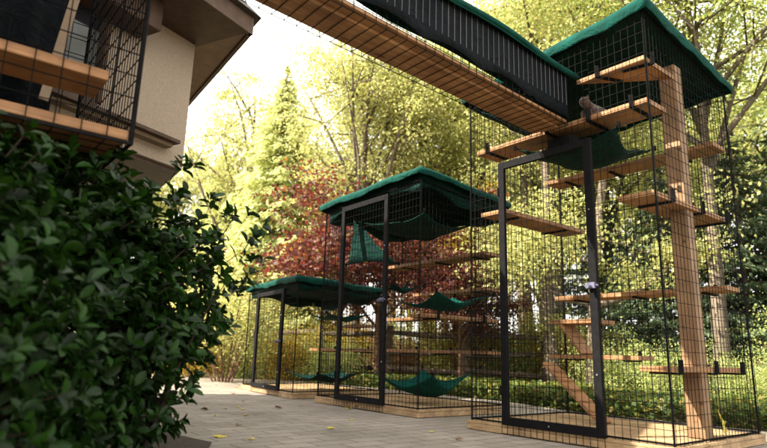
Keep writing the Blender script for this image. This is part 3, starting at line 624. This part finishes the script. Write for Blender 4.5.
# ------------------------------------------------------------------ foliage builders
def limb_tree(seed, H, trunk_r, crown_c, crown_r, n_limb, n_sub, lean=(0, 0)):
    """returns trunk MB and twig end points; crown_c height of crown centre, crown_r (rx,ry,rz)"""
    rr = random.Random(seed); mb = MB(); tips = []
    top = Vector((lean[0], lean[1], crown_c+crown_r[2]*0.55)); n_ = 9; pts = []
    for i in range(n_+1):
        f = i/n_; pts.append(Vector((top.x*f+0.05*H*0.12*math.sin(f*5+seed), top.y*f+0.05*H*0.12*math.cos(f*4+seed*2)-0.006*H*math.cos(seed*2), top.z*f-0.1*(i == 0))))
    mb.tube(pts, [trunk_r*(1.25 if i == 0 else 1)*(1-0.85*i/n_) for i in range(n_+1)], 9)
    z0 = max(0.15*H, crown_c-crown_r[2])
    for k in range(n_limb):
        f = min(1, max(0.12, (z0*0.8+(top.z-z0*0.8)*(k+0.5)/n_limb)/top.z)); i = min(n_-1, int(f*n_)); base = pts[i].lerp(pts[i+1], f*n_-i)
        an = k*2.4+rr.random()*0.9; el = rr.uniform(-0.35, 1)
        tgt = Vector((lean[0]*0.8+crown_r[0]*math.cos(an)*rr.uniform(.55, .98), lean[1]*0.8+crown_r[1]*math.sin(an)*rr.uniform(.55, .98), crown_c+crown_r[2]*el*rr.uniform(.4, .9)))
        mid_ = base.lerp(tgt, 0.5)+Vector((rr.uniform(-.15, .15), rr.uniform(-.15, .15), rr.uniform(0.0, .22)))*crown_r[0]*0.8
        bp = [base, base.lerp(mid_, .55), mid_, mid_.lerp(tgt, .55), tgt]; r0 = trunk_r*(0.42-0.2*k/n_limb)
        mb.tube(bp, [r0, r0*.8, r0*.6, r0*.4, r0*.15], 6); tips += [tgt, mid_.lerp(tgt, .55)]
        for j in range(n_sub):
            s0 = bp[1+j % 4 if j % 4 < 3 else 3]; e_ = s0+Vector((rr.gauss(0, 1), rr.gauss(0, 1), rr.gauss(0.25, .7)))*crown_r[0]*0.33
            mb.tube([s0, s0.lerp(e_, .5)+Vector((0, 0, .05*crown_r[0])), e_], [r0*.35, r0*.25, r0*.08], 4); tips += [e_, s0.lerp(e_, .6)]
    return mb, tips
def crown_leaves(tips, n_leaf, clump, size, seed, flat=0.6, droop=0.3):
    g = np.random.default_rng(seed); tp = np.array([tuple(t) for t in tips]); wgt = g.uniform(0.25, 1.5, len(tp)); wgt /= wgt.sum()
    idx = g.choice(len(tp), n_leaf, p=wgt); cl = clump*g.uniform(0.5, 1.25, len(tp))
    off = g.normal(size=(n_leaf, 3))*cl[idx][:, None]*np.array([1, 1, flat])
    C = tp[idx]+off; D = g.normal(size=(n_leaf, 3)); D[:, 2] -= droop
    return leaf_arrays(C, D, size*g.uniform(0.6, 1.25, n_leaf), 0.62, 0.12)
TREES = {}
def tree(kind, loc, rot, sc, label, group, cat='tree'):
    """kind: key of a prototype (trunk mesh, crown mesh); each tree is its own Empty with its own two parts"""
    nm, tm, cm = TREES[kind]
    r_ = bpy.data.objects.new(nm, None); col.objects.link(r_); r_.location = (loc[0], loc[1], max(-0.05, gz(loc[0], loc[1])-0.05)); r_.rotation_euler = (0, 0, rot)
    r_.scale = (sc, sc, sc) if not hasattr(sc, '__len__') else sc
    for pn, me in (('trunk', tm), ('crown', cm)):
        o = bpy.data.objects.new(pn, me); col.objects.link(o); o.parent = r_
    return tag(r_, label, cat, group)
def proto(kind, nm, seed, H, tr, cc, cr, nl, ns, nleaf, clump, size, lm, bark='bark', lean=(0, 0), flat=0.6):
    mb, tips = limb_tree(seed, H, tr, cc, cr, nl, ns, lean)
    tme = bpy.data.meshes.new(nm+'_trunk'); tme.from_pydata(mb.v, [], mb.f); tme.polygons.foreach_set('use_smooth', [True]*len(tme.polygons)); tme.materials.append(M[bark])
    V, F = crown_leaves(tips, nleaf, clump, size, seed, flat)
    o = np_mesh(nm+'_crown', V, F, M[lm]); cme = o.data; bpy.data.objects.remove(o)
    TREES[kind] = (nm, tme, cme)
def conifer_proto(kind, nm, seed, H, r0, nwh, nper, nleaf, size, lm, droop=0.25, zmin=0.08, bark='bark', spread=0.11):
    rr = random.Random(seed); mb = MB(); mb.tube([(0, 0, -0.1), (0, 0, H*.5), (0, 0, H)], [H*.018, H*.011, .01], 8)
    g = np.random.default_rng(seed); Cs = []; Ds = []
    br_ = []
    for i in range(nwh):
        f = i/(nwh-1); z = H*(zmin+(0.985-zmin)*f); L = r0*(1-f)**0.8*rr.uniform(.85, 1.12)+0.08
        for j in range(nper):
            an = j*2*math.pi/nper+i*1.1+rr.uniform(-.25, .25); l = L*rr.uniform(.7, 1.1); zz_ = z+rr.uniform(-.3, .3)*H/nwh
            dx, dy = math.cos(an), math.sin(an); pts = []
            for k in range(5):
                t = k/4; pts.append(Vector((dx*l*t, dy*l*t, zz_-droop*l*t+0.22*droop*l*t*t*2)))
            mb.tube(pts, [H*.004*(1-.8*k/4) for k in range(5)], 4); br_.append((pts, l))
    tot = sum(l**1.5 for _, l in br_)
    for pts, l in br_:
        k = max(6, int(nleaf*l**1.5/tot)); t = g.uniform(0.08, 1, k)**0.75; P = np.array([tuple(p) for p in pts]); s_ = t*4; i0 = np.minimum(3, s_.astype(int)); fr = (s_-i0)[:, None]
        c = P[i0]*(1-fr)+P[i0+1]*fr; ax = unit(P[4]-P[0]); side = np.array([-ax[1], ax[0], 0]); w_ = (spread*l+0.05)*(1.25-t)
        off = g.normal(size=k)*w_*1.3; c = c+side*off[:, None]; c[:, 2] += g.normal(size=k)*0.03*H*0.18-abs(off)*.35
        D = ax[None]*g.uniform(.4, 1, k)[:, None]+side*(np.sign(off)*g.uniform(.3, 1, k))[:, None]; D[:, 2] -= g.uniform(0, .8, k); Cs.append(c); Ds.append(D)
    C = np.concatenate(Cs); D = np.concatenate(Ds)
    V, F = leaf_arrays(C, D, size*g.uniform(.6, 1.3, len(C)), 0.3, 0.05, nrm=np.tile([[0, 0, 1.]], (len(C), 1))+g.normal(size=(len(C), 3))*.35)
    tme = bpy.data.meshes.new(nm+'_trunk'); tme.from_pydata(mb.v, [], mb.f); tme.materials.append(M[bark])
    o = np_mesh(nm+'_crown', V, F, M[lm]); cme = o.data; bpy.data.objects.remove(o); TREES[kind] = (nm, tme, cme)

proto('yg', 'maple_tree', 11, 10, .2, 6.2, (3.0, 3.0, 3.6), 22, 6, 25000, .38, .1, 'l_yg')
proto('yg2', 'ash_tree', 23, 11, .16, 6.5, (2.6, 2.6, 4.0), 20, 6, 23000, .34, .085, 'l_yg', flat=.5)
proto('gr', 'oak_tree', 31, 9, .22, 5.6, (3.4, 3.4, 3.4), 24, 6, 19000, .4, .11, 'l_green')
proto('yl', 'birch_tree', 41, 7, .09, 3.8, (1.9, 1.9, 2.7), 18, 5, 17000, .28, .075, 'l_yel')
proto('red', 'japanese_maple', 53, 4, .07, 2.5, (1.9, 1.7, 1.35), 18, 7, 17000, .23, .085, 'l_red', 'twig', flat=.45)
proto('can', 'beech_tree', 67, 10, .13, 6.3, (3.2, 3.2, 2.2), 24, 7, 32000, .32, .062, 'l_can', flat=.4)
conifer_proto('pale', 'larch_tree', 5, 10, 3.0, 28, 11, 60000, .2, 'l_pale', .5, .06, spread=.16)
conifer_proto('spr', 'spruce_tree', 9, 6.5, 2.6, 19, 9, 34000, .16, 'l_spruce', .14, .05, spread=.16)
# shrubs with many stems from the ground
def shrub_proto(kind, nm, seed, H, rad, nst, nleaf, size, lm, clump=.2, bare=.35, bark='twig'):
    rr = random.Random(seed); mb = MB(); tips = []
    for i in range(nst):
        an = i*2.4; b_ = Vector((math.cos(an), math.sin(an), 0))*rad*.12*rr.random(); e_ = Vector((math.cos(an)*rad*rr.uniform(.3, 1), math.sin(an)*rad*rr.uniform(.3, 1), H*rr.uniform(.7, 1)))
        m1_ = b_.lerp(e_, .5)+Vector((0, 0, H*.05)); mb.tube([b_-Z*.05, b_.lerp(m1_, .5), m1_, e_], [.006*H, .006*H, .005*H, .002*H], 5)
        for k in range(7):
            s0 = m1_.lerp(e_, rr.uniform(-.6 if bare < .2 else -.1, 1)); q = s0+Vector((rr.gauss(0, .22)*rad, rr.gauss(0, .22)*rad, rr.gauss(.05, .12)*H)); mb.tube([s0, q], [.004*H, .002*H], 4); tips += [q, s0]
            if bare < .2: tips.append(Vector((q.x, q.y, q.z*rr.random())))
    tme = bpy.data.meshes.new(nm+'_stems'); tme.from_pydata(mb.v, [], mb.f); tme.materials.append(M[bark])
    V, F = crown_leaves(tips, nleaf, clump, size, seed, .7); o = np_mesh(nm+'_crown', V, F, M[lm]); cme = o.data; bpy.data.objects.remove(o); TREES[kind] = (nm, tme, cme)
shrub_proto('ms', 'multi_stem_shrub', 3, 2.3, 1.1, 12, 9000, .06, 'l_yg', .24)
shrub_proto('rus', 'russet_shrub', 4, 2.0, 1.5, 14, 12000, .06, 'l_pink', .25, .1)
shrub_proto('gsh', 'green_shrub', 6, 1.5, 1.2, 14, 13000, .055, 'l_green', .24, .1)
shrub_proto('ysh', 'yellow_shrub', 8, 1.8, 1.3, 14, 12000, .06, 'l_yel', .24, .1)

def at(px, y): return ((px-376)/596.0*y, y)      # plan position that a column of the photo measured at depth y
GT = 'autumn trees behind the enclosures'
tree('pale', at(265, 15.5), .3, .86, 'pale feathery conifer between the house and the red maple', None)
tree('pale', at(205, 22), 1.3, .85, 'pale feathery conifer partly hidden behind the house corner', None)
tree('red', at(374, 11.5), .6, (1.12, 1.05, .97), 'dark red japanese maple behind the middle and low enclosures', None)
tree('red', at(455, 11), 4.0, (.7, .7, .68), 'low russet red maple behind the right side of the middle enclosure', None)
yl = [(450, 12.5, .72, 1.0), (330, 17, .95, 2.2), (405, 15.5, .8, 4.1)]
for i, (px, y, s_, r_) in enumerate(yl): tree('yl', at(px, y), r_, s_, ['golden birch behind the middle enclosure', 'golden birch beyond the red maple on its left', 'golden birch in the gap over the middle canvas roof'][i], GT)
spec = [('yg', 335, 24, .9, 'broad yellow-green maple in the centre distance'), ('yg', 420, 20, .85, 'yellow-green maple rising right over the middle canvas roof'), ('yg2', 385, 15, .9, 'sparse tree with open twigs under the tunnel'),
        ('yg2', 352, 13.5, .92, 'slender airy ash rising tall just left of the tunnel'), ('yg2', 232, 19, 1.05, 'airy ash showing between the house eave and the pale conifer'), ('yg2', 425, 15.5, 1.05, 'tall airy ash directly below the middle of the tunnel'), ('yg', 150, 27, 1.1, 'yellow-green maple mostly hidden by the house'), ('yg2', 470, 17, .95, 'open yellow-green ash left of the tall enclosure'), ('yg', 520, 24, 1.15, 'yellow-green maple seen over the tunnel end'),
        ('gr', 230, 30, 1.05, 'green oak far behind the feathery conifer'), ('gr', 440, 30, 1.2, 'green oak far behind the golden birch'), ('gr', 640, 22, 1.2, 'green oak behind the spruce on the right'), ('yg', 720, 19, 1.1, 'yellow-green maple at the right edge'),
        ('yg', 610, 16, .95, 'yellow-green maple behind the tall canvas roof'), ('gr', 850, 16, 1.2, 'green oak beyond the right edge'), ('yg', 60, 24, 1.1, 'yellow-green maple behind the house'), ('gr', 540, 32, 1.2, 'green oak far behind the tall door'), ('yg2', 290, 18, .8, 'thin ash right of the feathery conifer')]
for i, (k, px, y, s_, lb) in enumerate(spec): tree(k, at(px, y), i*1.7, s_, lb, GT)
tree('can', (5.3, 9.2), .4, 1.05, 'leafy green beech whose boughs overhang the tall enclosure', GT)
tree('can', (8.0, 7.0), 2.4, 1.1, 'leafy beech just outside the right edge, boughs reaching in', GT)
tree('can', (4.4, 14.5), 3.9, 1.15, 'leafy green beech farther back over the tall roof', GT)
tree('can', (11.5, 11.5), 1.1, 1.3, 'tall leafy beech far to the right', GT)
for i, (px, y, s_) in enumerate([(668, 12.0, .72), (748, 10.4, .76), (830, 11, 1.0), (600, 15, .8)]):
    tree('spr', at(px, y), i*2.1, s_, ['blue-green spruce behind the cedar post', 'nearest blue-green spruce at the right edge', 'blue-green spruce beyond the right edge', 'far blue-green spruce behind the tall door'][i], 'spruces on the right')
for i, (px, y, s_, k) in enumerate([(223, 10.8, (1.35, 1.2, .85), 'ms'), (262, 15.5, 1.15, 'rus'), (205, 15, 1.1, 'ysh'), (300, 14.5, .8, 'gsh'), (350, 14, .8, 'ysh'), (425, 13.5, .9, 'gsh'), (480, 12.5, .9, 'ysh'), (520, 12, .9, 'gsh'), (560, 11.5, .7, 'ysh'), (610, 9.6, .6, 'gsh'), (670, 8.4, .5, 'gsh'), (745, 7.8, .45, 'gsh'), (820, 8.5, .8, 'gsh'), (170, 17, 1.3, 'rus'), (120, 14, 1.2, 'gsh'), (395, 12.5, .6, 'rus'), (248, 12.6, .7, 'gsh'), (285, 12.2, .6, 'ysh'), (330, 11.6, .55, 'gsh'), (190, 12.5, .8, 'ysh')]):
    tree(k, at(px, y), i*1.3, s_, ['multi-stemmed shrub with bare stems at the patio end', 'russet mound shrub behind the lowest enclosure', 'yellow shrub left of the russet mound', 'green shrub behind the lowest canvas roof', 'yellow shrub behind the fence near the low enclosure',
        'green shrub behind the left of the middle enclosure', 'yellow shrub behind the right of the middle enclosure', 'green shrub seen left of the tall door', 'yellow shrub seen through the tall door', 'green shrub just right of the tall door', 'green shrub behind the cedar post foot', 'low green shrub at the right edge',
        'green shrub beyond the right edge', 'russet shrub behind the big dark bush', 'green shrub hidden behind the big dark bush', 'low russet shrub under the red maple', 'green shrub between the bare-stemmed shrub and the lowest door', 'low yellow shrub behind the lowest enclosure door', 'low green shrub between the lowest and middle enclosures', 'yellow shrub at the patio end beside the dark bush'][i], 'shrubs behind the patio', 'shrub')
# bare trunks of tall trees whose crowns stand above
def trunk_tree(px, y, r0, H, lean, seed, label, limbs):
    x, y = at(px, y); root = thing('tall_tree', (x, y, -0.05), label, 'tree', GT); mb = MB(); n_ = 10; pts = [Vector((x+lean[0]*i/n_+.05*math.sin(i*.9+seed), y+lean[1]*i/n_+.05*math.cos(i*.7+seed), -0.1+H*i/n_)) for i in range(n_+1)]
    mb.tube(pts, [r0*(1.3 if i == 0 else 1-.07*i) for i in range(n_+1)], 12); tips = []
    rr = random.Random(seed)
    for (f, dx, dy, dz, lr) in limbs:
        i = int(f*n_); s0 = pts[i]; e_ = s0+Vector((dx, dy, dz)); md_ = s0.lerp(e_, .5)+Vector((0, 0, -.12*abs(dz)-.05)); mb.tube([s0, s0.lerp(md_, .5), md_, md_.lerp(e_, .5), e_], [lr, lr*.85, lr*.7, lr*.5, lr*.25], 8)
        for k in range(5):
            q = md_.lerp(e_, k/4); t_ = q+Vector((rr.gauss(0, .5), rr.gauss(0, .5), rr.gauss(.1, .4))); mb.tube([q, q.lerp(t_, .5)+Z*.05, t_], [lr*.25, lr*.18, lr*.05], 5); tips += [t_, e_]
    for k in range(26):
        i = rr.randint(6, 10); s0 = pts[i]; an = k*2.4; e_ = s0+Vector((math.cos(an)*rr.uniform(.8, 2.4), math.sin(an)*rr.uniform(.8, 2.4), rr.uniform(0, 1.4))); mb.tube([s0, s0.lerp(e_, .5)+Z*.15, e_], [r0*.25, r0*.17, r0*.04], 5); tips += [e_, s0.lerp(e_, .6)]
    mb.build('trunk', M['bark'], root, smooth=True)
    V, F = crown_leaves(tips, 22000, .36, .075, seed, .5); V = V-np.array([[x, y, -0.05]]); np_mesh('crown', V, F, M['l_yg'], root)
trunk_tree(549, 10.5, .13, 7.5, (-.05, .2), 3, 'tall straight grey trunk seen through the tall door', [(.35, -1.1, .3, 1.0, .04)])
trunk_tree(528, 13, .1, 8, (-.1, .2), 8, 'thinner grey trunk just left of the straight one', [])
trunk_tree(583, 9.6, .10, 7.5, (.9, .3), 15, 'leaning trunk with a curved limb right of the tall door', [(.25, 1.5, -.2, .9, .07), (.2, -1.3, .2, .8, .04), (.35, -.9, .4, .5, .03)])

# ------------------------------------------------------------------ split rail fence
fe = thing('rail_fence', (*at(215, 13.2), 0), 'weathered wooden split rail fence at the end of the patio', 'fence')
fp = [at(205, 13.6), at(262, 13.0), at(318, 12.3), at(385, 11.8), at(460, 11.4), at(540, 11)]
for i, (x, y) in enumerate(fp): MB().bar((x, y, -0.1), (x+0.02*math.sin(i*3), y, 1.12), 0.13, 0.1).build('post', M['rail'], fe, bevel=0.015)
for i in range(len(fp)-1):
    for k, z in enumerate((0.28, 0.62, 0.96)):
        a_, b_ = fp[i], fp[i+1]; j = 0.04*math.sin(i*5+k*3)
        MB().tube([(a_[0], a_[1]-.02, z+j), ((a_[0]+b_[0])/2, (a_[1]+b_[1])/2-.03, z+.02*math.sin(i+k)), (b_[0], b_[1]-.02, z-j)], [.045, .055, .045], 7).build('rail', M['rail'], fe)

# ------------------------------------------------------------------ ground cover (nobody could count it)
def cover(name, n_, fn, size, lm, zmax):
    P = np.array([fn() for _ in range(n_)]); C = P.copy(); C[:, 2] += rng.uniform(0.0, zmax, n_); D = rng.normal(size=(n_, 3)); D[:, 2] = abs(D[:, 2])*.5
    V, F = leaf_arrays(C, D, size*rng.uniform(.6, 1.3, n_), .7, .1, nrm=np.tile([[0, 0, 1.]], (n_, 1))+rng.normal(size=(n_, 3))*.5)
    tag(np_mesh(name, V, F, M[lm]), None, None, kind='stuff'); bpy.data.objects[name]['label'] = 'low leafy ground cover growing beyond the edge of the patio'; bpy.data.objects[name]['category'] = 'ground cover'
edge = [Vector((*p, 0)) for p in pe[1:-1]]
def rnd_cover():
    while True:
        i = random.randrange(1, len(edge)-1); p = edge[i].lerp(edge[i+1], random.random()); q = p-Vector((0, 2, 0)); o_ = Vector((0.62, 0.78, 0))
        dd = abs(random.gauss(0, 1))*1.9+0.02
        r_ = p+o_*dd
        return (r_.x, r_.y, max(0, gz(r_.x, r_.y)))
cover('ground_cover', 60000, rnd_cover, .07, 'l_ivy', .2)

# ------------------------------------------------------------------ fallen leaves
def fallen(x, y, z, s_, mat, label, rot, tilt=0.15):
    mb = MB(); pts = []
    lob = [(0, 0), (.25, -.12), (.2, .1), (.5, .05), (.38, .3), (.62, .55), (.3, .52), (.22, .72), (0, 1.0), (-.22, .72), (-.3, .52), (-.62, .55), (-.38, .3), (-.5, .05), (-.2, .1), (-.25, -.12)]
    vs = [(px*s_, (py-.4)*s_, abs(px)*tilt*s_) for px, py in lob]; k = len(vs); vs.append((0, 0, 0.004)); mb.add(vs, [(i, (i+1) % k, k) for i in range(k)])
    mb.bar((0, -.4*s_, .002), (.1*s_, -.85*s_, .01), .002)
    o = mb.build('fallen_leaf', M[mat]); o.location = (x, y, z+.004); o.rotation_euler = (0.1, 0.1, rot); md = o.modifiers.new('s', 'SOLIDIFY'); md.thickness = .0012
    return tag(o, label, 'leaf', 'fallen leaves on the pavers')
fallen(-1.02, 4.0, .002, .085, 'l_fall', 'largest bright yellow maple leaf lying on the pavers near the dark bush', .4)
fallen(-1.62, 5.7, .002, .07, 'l_brown', 'curled brown leaf on the pavers left of the yellow one', 2.0, .6)
fallen(-1.0, 6.1, .002, .07, 'l_brown', 'curled brown leaf in front of the lowest enclosure', 1.2, .6)
fallen(-1.15, 5.35, .002, .06, 'l_fall', 'small yellow leaf on the pavers behind the largest one', 3.1)
fallen(-0.35, 4.6, .002, .06, 'l_fall', 'small yellow leaf on the open pavers at bottom centre', 5)
fallen(-0.3, 6.2, .002, .07, 'l_fall', 'yellow leaf beside the corner of the middle enclosure deck', 2.6, .5)
fallen(-1.9, 7.9, .002, .07, 'l_brown', 'brown leaf near the far end of the patio', .6, .5)
lr = random.Random(5)
for k in range(80):
    f = lr.random()**.7; q = Vector((lr.uniform(-2.6, 1.2), lr.uniform(3.6, 12.5), 0))
    if any((q-P_(0.8, 0.6)).length < 1.15 for P_ in (T, Mp, Sp)) or q.x < -1.1-0.17*(q.y-3.6) and q.y < 4.6 or q.x > 0.9-0.25*(q.y-4): continue
    fallen(q.x, q.y, .002, lr.uniform(.03, .055), *lr.choice([('l_fall', 'tiny yellow leaf, one of the few scattered on the pavers'), ('l_brown', 'tiny curled brown leaf, one of many scattered on the pavers'), ('l_brown', 'tiny curled brown leaf, one of many scattered on the pavers')]), lr.uniform(0, 6), lr.uniform(.1, .7))
lf = fallen(*T(.02, .72, .17), .15, 'l_fall', 'long yellow leaf caught in the wire right of the cedar post', 1.2, .2); lf.rotation_euler = (1.35, 0.25, R(51))

# ------------------------------------------------------------------ big dark bush, lower left
def bush():
    root = thing('rhododendron_bush', (-1.7, 2.3, 0), 'large dark glossy-leaved bush filling the lower left', 'bush')
    rr = random.Random(2); tips = []; mb = MB(); O = Vector((-1.7, 2.3, 0))
    # lobes of the bush: centre, radii
    lobes = [((-1.75, 2.75, .75), (.95, .75, .80)), ((-1.38, 2.95, .62), (.46, .55, .60)), ((-1.55, 1.9, .5), (.62, .6, .68)), ((-1.75, 2.0, 1.0), (.62, .5, .45)), ((-1.5, 2.6, 1.05), (.45, .4, .5)), ((-2.5, 2.4, .85), (.8, .8, .85)), ((-1.12, 3.15, .85), (.34, .35, .40)), ((-1.45, 2.2, .3), (.4, .4, .42)), ((-1.35, 2.9, .25), (.42, .5, .3)), ((-2.2, 3.4, .7), (.9, .6, .8)), ((-1.35, 3.0, .95), (.42, .4, .42))]
    def inside(p): return any(sum(((p[i]-c[i])/r[i])**2 for i in range(3)) < .26 for c, r in lobes)
    stems = [Vector((-1.7, 2.4, 0)), Vector((-1.35, 2.8, 0)), Vector((-1.5, 2.1, 0)), Vector((-2.3, 2.6, 0)), Vector((-1.15, 3.0, 0))]
    k = 0
    while len(tips) < 5200:
        c, r = lobes[rr.choices(range(len(lobes)), [r[0]*r[2] for c, r in lobes])[0]]
        d_ = Vector((rr.gauss(0, 1), rr.gauss(0, 1), rr.gauss(0.1, 1))).normalized(); f = rr.uniform(.5, 1.06)
        p = Vector((c[0]+d_.x*r[0]*f, c[1]+d_.y*r[1]*f, c[2]+d_.z*r[2]*f))
        if p.z < .06 or inside(p): continue
        if p.y < .95: continue
        tips.append((p, d_))
    for (dx, dy, dz) in [(-.60, 2.95, 1.20), (-.62, 3.0, 1.02), (-.72, 3.1, 1.3), (-.8, 3.0, 1.1), (-.92, 3.05, .42), (-1.0, 3.0, .3), (-.88, 3.0, .6), (-1.02, 3.0, 1.52), (-.9, 3.0, 1.35), (-.68, 3.0, .9), (-.75, 3.0, .7)]:
        tips.append((Vector((dx, dy, dz)), Vector((.8, -.2, .3)).normalized()))
        for _ in range(3): tips.append((Vector((dx-rr.uniform(.03, .12), dy+rr.gauss(0, .05), dz+rr.gauss(-.03, .05))), Vector((.6, -.3, .5)).normalized()))
    C, D, Nn, Sz = [], [], [], []
    for i, (p, d_) in enumerate(tips):
        b_ = min(stems, key=lambda s: (s-p).length+rr.random()*.4)
        if i % 60 == 0:
            m1_ = b_.lerp(p, .5)+Vector((rr.gauss(0, .05), rr.gauss(0, .05), .1)); mb.tube([b_, b_.lerp(m1_, .6), m1_, m1_.lerp(p, .6), p], [.016, .011, .007, .0045, .003], 5)
        elif i % 4 == 1: mb.tube([p-d_*.1+Vector((0, 0, -.04)), p-d_*.02], [.003, .002], 4)
        ax = (d_*.7+Vector((rr.gauss(0, .3), rr.gauss(0, .3), .55))).normalized(); x = ax.cross(Vector((.3, .5, .1))).normalized(); y = ax.cross(x); n_ = rr.randint(5, 8); o_ = rr.random()*6
        for j in range(n_):
            an = o_+j*2.4; tilt = rr.uniform(.5, 1.35); dd = (ax*math.cos(tilt)+(x*math.cos(an)+y*math.sin(an))*math.sin(tilt)); dd.z -= .12; dd.normalize()
            L = rr.uniform(.04, .078); C.append(p-ax*rr.uniform(0, .05)+dd*(L*.55)); D.append(dd); Nn.append(ax); Sz.append(L)
    C, D, Nn, Sz = np.array([tuple(c) for c in C]), np.array([tuple(c) for c in D]), np.array([tuple(c) for c in Nn]), np.array(Sz)
    # broad leaf: 3 cross-sections folded along the midrib, curved down towards the tip
    D = unit(D); X = unit(np.cross(D, Nn)); Zv = unit(np.cross(X, D)); s_ = Sz[:, None]; W_ = rng.uniform(.42, .6, (len(C), 1)); fo = rng.uniform(.05, .25, (len(C), 1)); cu = rng.uniform(.02, .2, (len(C), 1))
    def pt(t, side): 
        wdt = {0: 0.08, .25: .75, .55: 1.0, .82: .72, 1.0: .0}[t]
        return C+D*s_*(t-.5)+X*s_*W_*.5*wdt*side+Zv*s_*(fo*abs(side)*wdt-cu*t*t)
    rows = [pt(0, 0)]; 
    for t in (.25, .55, .82): rows += [pt(t, -1), pt(t, 0), pt(t, 1)]
    rows.append(pt(1.0, 0)); V = np.stack(rows, 1); nv = V.shape[1]; N_ = len(C)
    fa = np.array([(0, 2, 1, 1), (0, 3, 2, 2), (1, 2, 5, 4), (2, 3, 6, 5), (4, 5, 8, 7), (5, 6, 9, 8), (7, 8, 10, 10), (8, 9, 10, 10)])
    me = bpy.data.meshes.new('foliage'); vs = (V.reshape(-1, 3)-np.array([tuple(O)])); base = np.arange(N_)*nv
    quads = [q for q in fa if q[2] != q[3]]; tris = [q[:3] for q in fa if q[2] == q[3]]
    F = [(base[:, None]+np.array(q)[None]) for q in quads]; Tt = [(base[:, None]+np.array(q)[None]) for q in tris]
    Q = np.concatenate(F); T3 = np.concatenate(Tt); li = np.concatenate([Q.ravel(), T3.ravel()]).astype(np.int32)
    me.vertices.add(len(vs)); me.vertices.foreach_set('co', vs.astype(np.float32).ravel()); me.loops.add(len(li)); me.loops.foreach_set('vertex_index', li)
    nf_ = len(Q)+len(T3); me.polygons.add(nf_); st = np.concatenate([np.arange(len(Q))*4, len(Q)*4+np.arange(len(T3))*3]).astype(np.int32); me.polygons.foreach_set('loop_start', st)
    me.polygons.foreach_set('loop_total', np.concatenate([np.full(len(Q), 4), np.full(len(T3), 3)]).astype(np.int32)); me.polygons.foreach_set('use_smooth', np.ones(nf_, bool)); me.update(calc_edges=True); me.validate()
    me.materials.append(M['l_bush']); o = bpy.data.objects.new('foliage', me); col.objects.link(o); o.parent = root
    mb.build('stems', M['bstem'], root)
bush()
